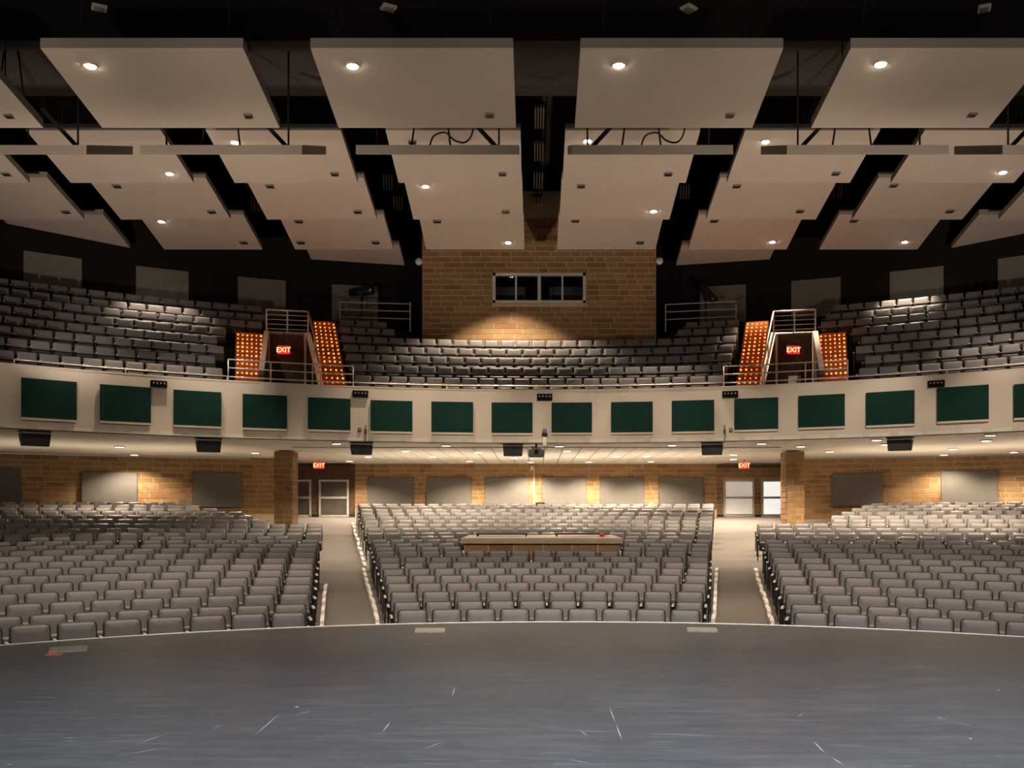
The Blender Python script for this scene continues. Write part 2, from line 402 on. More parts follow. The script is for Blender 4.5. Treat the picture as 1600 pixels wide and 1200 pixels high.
wr = wall_run('wall_back_right', right_pts, 0.6, ZS); lay_bricks(wr, right_pts, 1.3, ZS, .62)
# returns from the side walls to the door bays
for nm, p, q in (('wall_door_return_left', left_pts[-1], ((452 - CX) / F * YB, YB + .1)), ('wall_door_return_right', right_pts[0], ((1232 - CX) / F * YB, YB + .1))):
    a, c = (p, q) if nm.endswith('left') else (q, p)
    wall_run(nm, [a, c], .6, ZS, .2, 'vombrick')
# door bays
def door_bay(name, x0, x1, lites, n0):
    X0, X1 = (x0 - CX) / F * (YB + .1), (x1 - CX) / F * (YB + .1)
    wall = struct(MB().box(((X0 + X1) / 2, YB + .3, 2.3), (X1 - X0, .3, 3.0)).build(name, M['vombrick'] if n0 == 1 else M['mortar']))  # shade of the unlit left bay is put into its darker brick colour
    if n0 != 1:
        hz0, hz1 = ZC + (CY - 807) / F * YB, ZC + (CY - 750) / F * YB
        lay_bricks(wall, [(X0, YB + .15), (X1, YB + .15)], 1.35, ZS, .5, [((a - CX) / F * YB - X0 - .05, (c - CX) / F * YB - X0 + .05, hz0, hz1) for a, c in lites])
    zb = ZC + (CY - 808) / F * YB
    struct(MB().box(((X0 + X1) / 2, YB + .12, zb + .05), (X1 - X0, .05, .16)).build('baseboard_' + name.split('_')[-1], M['shell']))
    struct(MB().box(((X0 + X1) / 2, YB + .1, ZC + (CY - 729) / F * YB), (X1 - X0, .16, .1)).build('trim_' + str(n0 + 1), M['vombrick']))
    for i, (a, c) in enumerate(lites):
        A, C_ = (a - CX) / F * YB, (c - CX) / F * YB
        zt, z0 = ZC + (CY - 751) / F * YB, ZC + (CY - 806) / F * YB; zm = ZC + (CY - 777.5) / F * YB
        d = struct(bpy.data.objects.new(f'door_{n0 + i}', None)); COL.objects.link(d)
        fr = MB()
        for X in (A, C_): fr.box((X, YB + .11, (zt + z0) / 2), (.09, .1, zt - z0 + .09))
        for Z in (zt, z0): fr.box(((A + C_) / 2, YB + .11, Z), (C_ - A, .1, .09))
        fr.build('door_frame', M['frame'], d)
        MB().box(((A + C_) / 2, YB + .1, zm), (C_ - A, .09, .1)).build('mid_rail', M['frame'], d)
        MB().box(((A + C_) / 2, YB + .14, (zt + zm) / 2), (C_ - A, .03, zt - zm)).build('pane', M['dimglass'] if n0 == 1 else M['litglass'] if i == 0 else M['brightglass'], d)
        MB().box(((A + C_) / 2, YB + .14, (z0 + zm) / 2), (C_ - A, .03, zm - z0)).build('pane', M['dimglass'] if n0 == 1 else M['litglass'] if i == 0 else M['brightglass'], d)
door_bay('wall_door_bay_left', 450, 555, ((452, 484), (499, 543)), 1)
door_bay('wall_door_bay_right', 1120, 1235, ((1133, 1178), (1192, 1222)), 3)
# brick columns
for nm, x0, x1 in (('left', 428, 456), ('right', 1229.5, 1257)):
    Y = 34.0; X0, X1 = (x0 - CX) / F * Y, (x1 - CX) / F * Y
    zb = zfloor(((X0 + X1) / 2, Y)) - .05
    col = struct(MB().box(((X0 + X1) / 2, Y + .42, (zb + ZS) / 2), (X1 - X0 - .02, .84, ZS - zb)).build('column_' + nm, M['mortar']))
    lay_bricks(col, [(X0, Y), (X1, Y)], zb + .06, ZS, .42)
    if nm == 'left': lay_bricks(col, [(X1, Y), (X1, Y + .84)], zb + .06, ZS, .42)
    else: lay_bricks(col, [(X0, Y + .84), (X0, Y)], zb + .06, ZS, .42)

# ---------------------------------------------------------------- soffit under the balcony
kx = [-.78 + 1.54 * i / 48 for i in range(49)]
def px_of(k): return CX + k * F
inner = [ray_arc(px_of(k), BC, 20.6) for k in kx]
outer = []
for k in kx:
    p = ray_arc(px_of(k), OC, WR + .3)
    if XL / YB - .08 < k < XR / YB + .08: p = Vector((k * (YB + .5), YB + .5))
    outer.append(p)
mb = MB()
for i in range(48):
    a, c, d, e = inner[i], inner[i + 1], outer[i + 1], outer[i]
    mb.hexa([(*a, 3.79), (*c, 3.79), (*d, 3.79), (*e, 3.79)], [(*a, 3.9), (*c, 3.9), (*d, 3.9), (*e, 3.9)])
sof = struct(mb.build('ceiling_soffit', M['soffit']))
tile_me = MB().box((0, 0, 0), (.575, 1.2, .03)).build('ceiling_tile', M['tile'], link=False)
nx, ny = 27, 9
X0 = (XL + XR) / 2 - nx * .61 / 2
struct(MB().box(((XL + XR) / 2, 32.35 + ny * .59, 3.785), (nx * .61, ny * 1.18, .006)).build('trim_ceiling_grid', M['grid']))
for i in range(nx):
    for j in range(ny):
        o = obj('ceiling_tile', tile_me, sof)
        o.location = (X0 + (i + .5) * .61, 32.35 + (j + .5) * 1.18, 3.77 - random.random() * .004)
        o.scale = (1, 1.165 / 1.2, 1)

# ---------------------------------------------------------------- balcony front, tiers, rails
mb = MB(); arc_slab(mb, BC, 20.6, 20.9, math.radians(-52), math.radians(51), 3.79, 5.44, 60)
struct(mb.build('wall_balcony_front', M['fascia']))
mb = MB(); arc_slab(mb, BC, 20.59, 20.93, math.radians(-52), math.radians(51), 5.44, 5.48, 60)
struct(mb.build('trim_balcony_cap', M['fascia']))
BR_R = [21.5 + .77 * k for k in range(8)]
BZT = [5.96, 6.43, 6.88, 7.31, 7.75, 8.2, 8.6, 9.05]
D = math.radians
mb = MB()
spans = {k: [(-52, -26.4), (-16.5, 16.1), (26.0, 51)] for k in range(5)}
for k in (5, 6): spans[k] = [(-52, -19.4), (-16.9, -9.6), (9.9, 16.5), (19.2, 51)]
spans[5] = [(-52, -21), (-16.9, -9.6), (9.9, 16.5), (20.5, 51)]
spans[7] = [(-52, -9), (9.3, 51)]
for k in range(8):
    for a, c in spans[k]:
        n = max(2, int((c - a) / 1.5))
        arc_slab(mb, BC, BR_R[k] - .52, BR_R[k] + (.3 if k < 7 else 1.2), D(a), D(c), 4.2, BZT[k] - SEATH, n)
arc_slab(mb, BC, 20.9, 21.0, D(-52), D(51), 4.2, 5.1, 50)
arc_slab(mb, BC, 20.9, 25, D(-26.4), D(-16.5), 4.2, 5.0, 8)
arc_slab(mb, BC, 20.9, 25, D(16.1), D(26), 4.2, 5.0, 8)
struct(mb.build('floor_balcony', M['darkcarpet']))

def rail_arc(name, label, R, z, a0, a1, zs, post_step, posts_to, r=.022):
    t = thing(name, label, 'railing', pol(BC, R, D((a0 + a1) / 2), 5.48), 0, 'steel balcony rails')
    off = Vector(t.location); n = max(3, int(abs(a1 - a0) / 1.5))
    for zz in zs:
        MB().tube([pol(BC, R, D(a0 + (a1 - a0) * i / n), zz) - off for i in range(n + 1)], r, 6).build('rail_bar', M['rail'], t, True)
    np_ = max(1, round(abs(a1 - a0) / post_step))
    for i in range(np_ + 1):
        a = D(a0 + (a1 - a0) * i / np_)
        MB().tube([pol(BC, R, a, posts_to) - off, pol(BC, R, a, max(zs)) - off], r * .9, 6).build('rail_post', M['rail'], t, True)
    return t
rail_arc('balcony_rail', 'long low steel rail along the front of the left balcony section', 20.75, 5.6, -42, -26.6, (5.61,), 8, 5.47)
rail_arc('balcony_rail', 'long low steel rail along the front of the central balcony section', 20.75, 5.6, -16.3, 15.8, (5.61,), 8, 5.47)
rail_arc('balcony_rail', 'long low steel rail along the front of the right balcony section', 20.75, 5.6, 25.9, 41, (5.61,), 8, 5.47)
rail_arc('stair_guard_rail', 'three-bar steel guard rail in front of the left balcony stairs', 20.8, 6.2, -26.5, -16.3, (5.61, 5.87, 6.12), 3.4, 5.47)
rail_arc('stair_guard_rail', 'three-bar steel guard rail in front of the right balcony stairs', 20.8, 6.2, 15.8, 25.9, (5.61, 5.87, 6.12), 3.4, 5.47)

# green acoustic panels on the balcony front
GP = [(33, 119, 593, 655), (156, 235, 602.5, 660), (271, 345, 610.5, 666), (379, 448, 616.5, 670), (481, 547, 621.5, 672.5), (579, 644, 625.5, 675), (674, 739, 627.5, 676.5), (768, 832, 628.5, 677.5),
      (862, 925, 628.5, 677), (955, 1020, 627.5, 676.5), (1050, 1116, 625, 675), (1148, 1216, 621.5, 672), (1248, 1320, 616.5, 668), (1354, 1429, 611, 664.5), (1465, 1545, 603, 658), (1585, 1668, 597, 652)]
for i, (x0, x1, y0, y1) in enumerate(GP):
    a, c = ray_arc(x0, BC, 20.56), ray_arc(x1, BC, 20.56)
    mid = (a + c) / 2; w = (c - a).length; rz = math.atan2((c - a).y, (c - a).x)
    zt = ZC + (CY - (y0 + y1) / 2) / F * mid.y; h = (y1 - y0) / F * mid.y - .03
    t = thing('acoustic_panel', f'dark green fabric acoustic panel on the balcony front, {ORD[i + 1]} from the left', 'acoustic panel', (mid.x, mid.y, zt), rz, 'green panels along the balcony front')
    MB().box((0, -.03, 0), (w, .07, h)).build('fabric_face', M['green'], t)
    MB().box((0, .0, -h / 2 - .03), (w, .12, .06)).build('bottom_ledge', M['fascia'], t)
# black connector boxes at the top of the balcony front
for i, (px, py) in enumerate(((248, 600), (563, 615.5), (851, 620.5), (1141, 616), (1463, 599.5))):
    p = ray_arc(px, BC, 20.54); z = ZC + (CY - py) / F * p.y; w = 24 / F * p.y
    t = thing('connector_box', f'small black connector box at the balcony cap, {ORD[i + 1]} from the left', 'connector box', (p.x, p.y, z), -ang(BC, p), 'black connector boxes on the balcony front')
    MB().box((0, 0, 0), (w, .1, 10 / F * p.y)).build('box_body', M['black'], t)
    for j in range(4): MB().tube([(-w * .33 + j * w * .22, -.045, .02), (-w * .33 + j * w * .22, -.065, .02)], .022, 8).build('socket', M['arm'], t)
# hung black speakers under the balcony
for i, (x0, x1, y0, y1) in enumerate(((35, 77, 672, 696), (308, 345, 683, 705), (548, 582, 692, 711.5), (786, 817, 694.5, 713.5), (1096, 1129, 692, 711.5), (1387, 1424, 683, 704))):
    p = ray_arc((x0 + x1) / 2, BC, 21.05); s = p.y / F; w = (x1 - x0) * s; h = (y1 - y0) * s
    t = thing('hanging_speaker', f'black loudspeaker hung under the balcony edge, {ORD[i + 1]} from the left', 'loudspeaker', (p.x, p.y, 3.79), -ang(BC, p), 'loudspeakers under the balcony')
    MB().box((0, .12, -.02), (w * 1.04, .34, .04)).build('top_plate', M['blackmetal'], t)
    MB().box((0, .1, -.065), (w * .98, .3, .04)).build('light_bracket', M['trim'], t)
    mb = MB(); mb.hexa([(-w * .47, 0, -h), (w * .47, 0, -h), (w * .42, .3, -h), (-w * .42, .3, -h)], [(-w / 2, -.06, -.085), (w / 2, -.06, -.085), (w / 2, .3, -.085), (-w / 2, .3, -.085)])
    mb.build('cabinet', M['blackmetal'], t)
    MB().box((0, -.035, -h * .72), (w * .9, .03, h * .45), rx=.1).build('grille', M['speaker'], t)
# projector, pan camera, wall boxes
p = at(838, 707, 30.9)
t = thing('projector', 'black ceiling projector hung under the balcony centre', 'projector', (p.x, p.y, p.z), 0)
MB().box((0, 0, -.02), (.5, .5, .2)).build('housing', M['blackmetal'], t)
MB().box((0, -.02, -.135), (.46, .46, .03)).build('underside', M['speaker'], t)
MB().tube([(0, -.25, 0), (0, -.3, 0)], .07, 12).build('projector_lens', M['glass'], t, True)
MB().tube([(0, 0, .08), (0, 0, 3.79 - p.z)], .035, 8).build('mount_pole', M['blackmetal'], t)
MB().box((0, 0, .12), (.3, .2, .04)).build('mount_bracket', M['blackmetal'], t)
MB().tube([(-.12, 0, .1), (-.17, 0, .14), (-.1, 0, .19), (-.02, 0, .17)], .015, 6).build('cable', M['blackmetal'], t, True)
p = ray_arc(851, BC, 20.48); z = ZC + (CY - 676) / F * p.y
t = thing('pan_camera', 'small black pan camera on a bracket at the balcony front centre', 'camera', (p.x, p.y, z), 0)
MB().tube([(0, 0, -.1), (0, 0, -.02)], .09, 12).build('camera_base', M['blackmetal'], t)
mb = MB().tube([(0, -.08, .05), (0, .08, .05)], .07, 12); mb.build('camera_head', M['blackmetal'], t)
MB().tube([(0, -.08, .05), (0, -.1, .05)], .045, 12).build('camera_lens', M['blue'], t)
MB().box((0, .06, -.26), (.12, .04, .28)).build('wall_bracket', M['frame'], t)
for side, px, bx in (('left', 571, 562), ('right', 1132, 1142)):
    p = ray_arc(px, BC, 20.56); zt, zb = ZC + (CY - 664) / F * p.y, ZC + (CY - 690) / F * p.y
    tag(MB().tube([(p.x, p.y, zb), (p.x + .02, p.y - .01, (zt + zb) / 2), (p.x, p.y, zt)], .015, 6).box((p.x, p.y, (zt + zb) / 2 + .06), (.06, .06, .12)).build('cable_drop', M['blackmetal']), f'thin black cable running down the balcony front on the {side}', 'cable')
    q = ray_arc(bx, BC, 20.58); z = ZC + (CY - 672) / F * q.y
    t = thing('wall_outlet', f'small dark outlet box on the balcony front near the {side} cable', 'outlet', (q.x, q.y, z), -ang(BC, q))
    MB().box((0, 0, 0), (.1, .05, .12)).build('outlet_plate', M['blackmetal'], t)
    MB().box((0, -.03, 0), (.05, .02, .06)).build('outlet_socket', M['arm'], t)

# ---------------------------------------------------------------- upper walls, booth, ceiling
UWR = 28.4
mb = MB(); arc_slab(mb, BC, UWR, UWR + .3, D(-54), D(53), 5, 14, 40)
struct(mb.build('wall_balcony_back', M['darkwall']))
BY = 35.3; BX0, BX1 = (660 - CX) / F * BY, (1025 - CX) / F * BY
WX0, WX1 = (770 - CX) / F * BY, (915 - CX) / F * BY
WZ0, WZ1 = ZC + (CY - 474) / F * BY, ZC + (CY - 427) / F * BY
mb = MB(); ZB0, ZB1 = 6.9, 13.4
for (a, c, z0, z1) in ((BX0, WX0, ZB0, ZB1), (WX1, BX1, ZB0, ZB1), (WX0, WX1, ZB0, WZ0), (WX0, WX1, WZ1, ZB1)):
    mb.box(((a + c) / 2, BY + .15, (z0 + z1) / 2), (c - a, .3, z1 - z0))
booth = struct(mb.build('wall_control_booth', M['mortar']))
lay_bricks(booth, [(BX0, BY), (BX1, BY)], 7.5, 12.4, .74, [(WX0 - BX0 - .02, WX1 - BX0 + .02, WZ0 - .02, WZ1 + .02)])
mb = MB()
for X in (BX0 + .1, BX1 - .1): mb.box((X, BY + 1.8, 10), (.2, 3.2, 6.8))
mb.box(((BX0 + BX1) / 2, BY + 3.3, 10), (BX1 - BX0, .1, 6.8)); mb.box(((BX0 + BX1) / 2, BY + 1.7, 12), (BX1 - BX0, 3.2, .1)); mb.box(((BX0 + BX1) / 2, BY + 1.7, 8.2), (BX1 - BX0, 3.2, .1))
struct(mb.build('wall_booth_inside', M['black']))
win = struct(bpy.data.objects.new('window_1', None)); COL.objects.link(win); win.location = (0, 0, 0)
fr = MB(); zc_ = (WZ0 + WZ1) / 2; wm = (WX0 + WX1) / 2; fw = .1
for z in (WZ0 + fw / 2, WZ1 - fw / 2): fr.box((wm, BY + .02, z), (WX1 - WX0, .16, fw))
for X in (WX0 + fw / 2, WX1 - fw / 2): fr.box((X, BY + .02, zc_), (fw, .16, WZ1 - WZ0))
fr.build('window_frame', M['frame'], win)
MB().box((wm, BY + .02, zc_), (.12, .17, WZ1 - WZ0)).build('mullion', M['frame'], win)
for X in ((WX0 + wm) / 2, (WX1 + wm) / 2): MB().box((X, BY + .03, zc_), (.06, .1, WZ1 - WZ0)).build('mullion', M['frame'], win)
qs = [WX0, (WX0 + wm) / 2, wm, (WX1 + wm) / 2, WX1]
gl = bpy.data.materials.new('window_glass'); gl.use_nodes = True
nt2 = gl.node_tree; nt2.nodes.remove(nt2.nodes['Principled BSDF'])
tr = nt2.nodes.new('ShaderNodeBsdfTransparent'); gs = nt2.nodes.new('ShaderNodeBsdfGlossy'); mx = nt2.nodes.new('ShaderNodeMixShader')
gs.inputs['Roughness'].default_value = .03; mx.inputs[0].default_value = .08; tr.inputs[0].default_value = (.8, .82, .85, 1)
nt2.links.new(tr.outputs[0], mx.inputs[1]); nt2.links.new(gs.outputs[0], mx.inputs[2]); nt2.links.new(mx.outputs[0], nt2.nodes['Material Output'].inputs[0])
for a, c in zip(qs[:-1], qs[1:]): MB().box(((a + c) / 2, BY + .06, zc_), (c - a, .01, WZ1 - WZ0)).build('pane', gl, win)
for nm, xa, xb in (('left', 772, 821), ('right', 858, 913)):
    a, c = (xa - CX) / F * (BY + .9), (xb - CX) / F * (BY + .9); zt, zb = ZC + (CY - 449) / F * (BY + .9), ZC + (CY - 461) / F * (BY + .9)
    t = thing('control_desk', f'pale control desk behind the {nm} half of the booth window', 'desk', ((a + c) / 2, BY + .9, 8.25), 0)
    MB().box((0, 0, (zt + zb) / 2 - 8.25), (c - a, .06, zt - zb)).build('desk_front', M['interior'], t)
    MB().box((0, .3, zt - 8.25), (c - a, .6, .04)).build('desk_top', M['interior'], t)
    for s in (-1, 1): MB().box((s * ((c - a) / 2 - .05), .3, (zb - 8.25) / 2), (.06, .5, zb - 8.25)).build('leg', M['interior'], t)
for nm, px, py in (('left', 655, 410), ('right', 1030, 409)):
    X = (BX0 - .13) if nm == 'left' else (BX1 + .13); z = ZC + (CY - py) / F * (BY + .1)
    t = thing('wall_speaker', f'small white round speaker on the {nm} corner of the brick booth', 'speaker', (X, BY + .1, z), 0)
    MB().tube([(0, .06, 0), (0, -.1, 0), (0, -.13, 0)], .13, 16).build('speaker_body', M['white'], t, True)
    MB().tube([(0, -.13, 0), (0, -.15, 0)], .09, 16).build('speaker_cone', M['trim'], t, True)
    MB().box((0.06 if nm == 'left' else -.06, .08, 0), (.14, .05, .06)).build('wall_arm', M['white'], t)
# pale acoustic panels on the dark upper wall
UP = ((37, 127, 400, 449), (213, 294, 423, 470), (372, 446, 440, 484), (519, 590, 450, 500), (1094, 1165, 452, 500), (1237, 1313, 440, 480), (1391, 1474, 423, 470), (1560, 1650, 405, 450))
for i, (x0, x1, y0, y1) in enumerate(UP):
    a, c = ray_arc(x0, BC, UWR - .05), ray_arc(x1, BC, UWR - .05); mid = (a + c) / 2; w = (c - a).length
    zt = 10.36; h = 1.4
    t = thing('wall_panel', f'pale grey acoustic panel on the dark balcony back wall, {ORD[i + 1]} from the left', 'acoustic panel', (mid.x, mid.y, zt - h / 2), math.atan2((c - a).y, (c - a).x), 'pale panels on the upper back wall')
    MB().box((0, 0, 0), (w, .09, h)).build('fabric_face', M['uppanel'], t)
    f = MB()
    for s in (-1, 1): f.box((s * (w / 2 + .008), .01, 0), (.016, .1, h + .03)); f.box((0, .01, s * (h / 2 + .008)), (w, .1, .016))
    f.build('panel_edge', M['greypanel'], t)
# grey panels on the lower brick walls
LP = [(-10, 32, 733, 790, 'L'), (128, 214, 738, 786, 'L'), (301, 378, 739, 792, 'L')] + [(a, c, 746, 792, 'C') for a, c in ((575, 645), (667, 736), (758, 826), (848, 916), (938, 1006), (1030, 1099))] + [(1300, 1379, 740, 790, 'R'), (1471, 1558, 736, 786, 'R')]
for i, (x0, x1, y0, y1, s) in enumerate(LP):
    if s == 'C': a, c = Vector((slope(x0) * (YB - .07), YB - .07)), Vector((slope(x1) * (YB - .07), YB - .07))
    else: a, c = ray_arc(x0, OC, WR - .1), ray_arc(x1, OC, WR - .1)
    mid = (a + c) / 2; w = (c - a).length
    zt = ZC + (CY - y0) / F * mid.y; zb = max(ZC + (CY - y1) / F * mid.y, 1.5)
    t = thing('brick_wall_panel', f'grey fabric acoustic panel on the lower brick wall, {ORD[i + 1]} from the left', 'acoustic panel', (mid.x, mid.y, (zt + zb) / 2), math.atan2((c - a).y, (c - a).x), 'grey panels on the lower brick walls')
    MB().box((0, 0, 0), (w, .08, zt - zb)).build('fabric_face', M['greypanel'], t)
    f = MB()
    for q in (-1, 1): f.box((q * (w / 2 + .008), .01, 0), (.016, .08, zt - zb + .03)); f.box((0, .01, q * ((zt - zb) / 2 + .008)), (w, .08, .016))
    f.build('panel_edge', M['speaker'], t)
# conduit on the centre wall
X = slope(834.5) * YB
t = thing('wall_conduit', 'thin pale conduit with a small box running down the brick wall centre', 'conduit', (X, YB - .06, 0), 0)
MB().tube([(0, 0, 1.5), (0, 0, 3.6)], .022, 6).build('pipe', M['white'], t)
MB().box((-.1, 0, 3.55), (.12, .1, .2)).build('junction_box', M['white'], t)

# black ceiling, bulkhead, side closure
struct(MB().box((0, 6.5, 11.2), (60, 25.3, .4)).build('ceiling_stage', M['black']))
struct(MB().box((0, 19.2, 12.6), (60, .2, 3.0)).build('wall_ceiling_drop', M['black']))
struct(MB().box((0, 30, 14.1), (64, 24, .2)).build('ceiling_upper', M['black']))
for sx, nm in ((-1, 'left'), (1, 'right')):
    struct(MB().box((sx * 26.5, 22, 6), (.3, 34, 17)).build('wall_' + nm, M['darkwall']))
struct(MB().box((0, 22.6, 12.03), (50, 2.8, .06)).build('ceiling_catwalk', M['bulkhead']))
for i, (px, py) in enumerate(((155, 12), (607, 12), (1076, 13), (1538, 13))):
    p = on_z(px, py, 10.98)
    t = thing('unlit_ceiling_light', f'unlit square ceiling light on the black stage ceiling, {ORD[i + 1]} from the left', 'ceiling light', p, (0.5, 0.5, 0.75, 1.2)[i], 'unlit lights in the stage ceiling')
    MB().box((0, 0, 0), (.26, .22, .04)).build('light_frame', M['frame'], t)
    MB().box((0, 0, -.025), (.17, .14, .02)).build('diffuser', M['uppanel'], t)

# ---------------------------------------------------------------- ceiling clouds
CW, CT = 3.43, 0.17
COLX = {-4: .2 - 2.285 - 4.57 * 3, -3: .2 - 2.285 - 4.57 * 2, -2: .2 - 2.285 - 4.57, -1: .2 - 2.285, 1: .2 + 2.285, 2: .2 + 2.285 + 4.57, 3: .2 + 2.285 + 4.57 * 2, 4: .2 + 2.285 + 4.57 * 3}
# row: front Y, front bottom z, back Y, back bottom z
ROWS = {'stage': (16.24, 9.45, 18.57, 9.03), 'tilted': (20.35, 9.18, 22.7, 10.05), 'third': (24.4, 11.3, 26.75, 10.77), 'fourth': (27.7, 11.25, 30.0, 10.74), 'fifth': (31.3, 11.3, 33.5, 10.76), 'sixth': (34.9, 11.3, 36.2, 10.98)}
COLN = {-4: 'fourth column left of centre', -3: 'third column left of centre', -2: 'second column left of centre', -1: 'first column left of centre',
        1: 'first column right of centre', 2: 'second column right of centre', 3: 'third column right of centre', 4: 'fourth column right of centre'}
RNAME = {'stage': 'in the row nearest the stage', 'tilted': 'hung edge-on in the second row', 'third': 'in the third row', 'fourth': 'in the fourth row', 'fifth': 'in the fifth row', 'sixth': 'in the last row by the booth'}
COLSR = {'stage': (-3, -2, -1, 1, 2), 'tilted': (-3, -2, -1, 1, 2, 3), 'third': (-4, -3, -2, -1, 1, 2, 3, 4), 'fourth': (-4, -3, -2, -1, 1, 2, 3, 4), 'fifth': (-4, -3, -2, -1, 1, 2, 3, 4), 'sixth': (-2, 2)}
CLOUDS = {}
for row, (Y0, Z0, Y1, Z1) in ROWS.items():
    for c in COLSR[row]:
        x = COLX[c]; t = thing('ceiling_cloud', f'beige ceiling cloud panel {RNAME[row]}, {COLN[c]}', 'ceiling panel', (x, Y0, Z0), 0, 'beige ceiling clouds')
        dz = Z1 - Z0; dy = Y1 - Y0; w = CW / 2
        bl, br = (dy, dz), (dy, dz)
        if row == 'fifth' and abs(c) == 4: bl, br = ((.25 * dy, .25 * dz), (dy * .95, dz * .95)) if c < 0 else ((dy * .95, dz * .95), (.25 * dy, .25 * dz))
        if row == 'sixth': bl, br = ((1.0, -.25), (1.45, -.36)) if c < 0 else ((1.45, -.36), (1.0, -.25))
        lo = [(-w, 0, 0), (w, 0, 0), (w, br[0], br[1]), (-w, bl[0], bl[1])]
        CTh = CT if row != 'tilted' else .2
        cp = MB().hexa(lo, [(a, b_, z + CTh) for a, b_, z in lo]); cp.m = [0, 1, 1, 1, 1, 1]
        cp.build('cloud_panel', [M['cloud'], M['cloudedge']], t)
        CLOUDS[row, c] = t
        if row == 'tilted':
            for q, (hx, top) in enumerate(((-1.35, 0), (-.6, .3), (.25, -.25), (1.3, 0))):
                MB().tube([(hx, .5, .35), (hx + top, .5 , 11.6 - Z0)], .022, 5).build('hanger_rod', M['blackmetal'], t)
            s = -1 if c < 0 else 1
            MB().box((.9 * -s, .6, .75), (.09, .04, 1.3), ry=.75 * s).build('brace', M['blackmetal'], t)
            if abs(c) == 1: MB().tube(soft([(-.2, .4, .3), (-.1, .4, .55), (.15, .4, .62), (.35, .4, .45), (.6, .4, .42), (.75, .4, .7), (.78, .4, 1.4)]), .02, 6).build('cable', M['blackmetal'], t, True)
        else:
            for hx in (-1.3, 1.3):
                for f_ in (.25, .75):
                    MB().tube([(hx, f_ * bl[0], f_ * bl[1] + CT), (hx, f_ * bl[0], (11.0 if row == 'stage' else 14.0) - Z0)], .015, 4).build('hanger_rod', M['blackmetal'], t)
def cloud_at(px, py):
    best = None
    for (row, c), t in CLOUDS.items():
        Y0, Z0, Y1, Z1 = ROWS[row]; k = (Z1 - Z0) / (Y1 - Y0); s = (CY - py) / F
        Y = (Z0 - k * Y0 - ZC) / (s - k)
        X = slope(px) * Y
        if row == 'tilted' or not (Y0 - .05 <= Y <= Y1 + .05) or abs(X - COLX[c]) > CW / 2 + .02: continue
        if best is None or Y < best[0]: best = (Y, X, Z0 + k * (Y - Y0), t, k)
    return best
LIT = ((141, 101), (551, 101), (967, 100), (1376, 98), (367, 221), (918, 219), (1196, 220), (265, 270), (665, 290), (252, 345), (1021, 329), (1207, 377), (1414, 377), (794, 378), (1567, 268))
DARK = ((388, 181), (765, 180), (1141, 180), (1519, 179), (14, 181), (183, 291), (331, 331), (381, 379), (422, 291), (467, 346), (523, 272), (559, 331), (587, 379), (683, 346), (790, 331), (785, 272), (908, 291), (899, 345), (1000, 379), (1044, 272), (1116, 345), (1151, 291), (1250, 330), (1306, 271), (1334, 345), (1396, 290), (1484, 330), (103, 331), (10, 272), (644, 222), (470, 379))
for px, py in LIT:
    h = cloud_at(px, py)
    if not h: print('no cloud under lit', px, py); continue
    Y, X, z, t, k = h; o = Vector(t.location); q = Vector((X, Y, z)) - o
    MB().tube([q + Vector((0, 0, .01)), q + Vector((0, 0, -.03))], .11, 16).build('downlight_trim', M['white'], t)
    MB().tube([q + Vector((0, 0, -.028)), q + Vector((0, 0, -.045))], .085, 16).build('downlight_lens', M['lens'], t)
    pw = P_CLOUD * (2.2 if (px, py) == (794, 378) else 1.0 if py > 150 else 1.3)
    lamp('cloud_downlight', 'SPOT', (X, Y, z - .16), pw, WARM, 104 if (px, py) == (794, 378) else 66, .45, .08)
for px, py in DARK:
    h = cloud_at(px, py)
    if not h: print('no cloud under dark', px, py); continue
    Y, X, z, t, k = h; o = Vector(t.location); q = Vector((X, Y, z)) - o; w = 12 / F * Y
    MB().box(q + Vector((0, 0, -.012)), (w, w * 1.1, .03)).build('downlight_trim', M['uppanel'], t)
    MB().box(q + Vector((0, 0, -.02)), (w * .84, w * .86, .03)).build('unlit_lens', M['blackmetal'], t)
# louvred fixtures up in the dark gaps between the clouds
for i, (px, py, hh) in enumerate(((843, 183, 33), (842, 236, 28), (841, 282, 24), (839, 319, 22), (838, 352, 16), (606, 285, 22), (622, 318, 20), (637, 350, 16), (392, 285, 20), (400, 320, 20), (1070, 300, 20), (1052, 350, 16), (1268, 350, 14), (1308, 300, 20))):
    z = 12.9; p = on_z(px, py, z); Y2 = (z - ZC) * F / (CY - py - hh / 2); Y1_ = (z - ZC) * F / (CY - py + hh / 2); w = 15 / F * p.y; l = min(2.6, abs(Y2 - Y1_))
    dr = math.atan2(p.x - .2, p.y) * -.9 if i > 4 else 0
    t = thing('louver_fixture', f'dark four-slat louvred fixture in the ceiling gap {"of the centre" if i < 5 else ("left of centre" if px < 836 else "right of centre")}, number {i + 1 if i < 5 else i - 4} towards the booth' if False else ('dark slatted ceiling fixture in the gap ' + (f'over the centre aisle line, {ORD[i + 1]} from the stage' if i < 5 else f'between clouds, {ORD[i - 4]} from the left')), 'ceiling fixture', p, dr, 'slatted fixtures above the clouds')
    for j in range(4): MB().box(((j - 1.5) * w / 3.6, 0, 0), (w * .12, l, .08)).build('slat', M['frame'], t)
    MB().box((0, 0, .08), (w * 1.1, l * .96, .06)).build('fixture_housing', M['black'], t)
    MB().tube([(0, 0, .1), (0, 0, 1.1)], .015, 4).build('hanger_rod', M['blackmetal'], t)

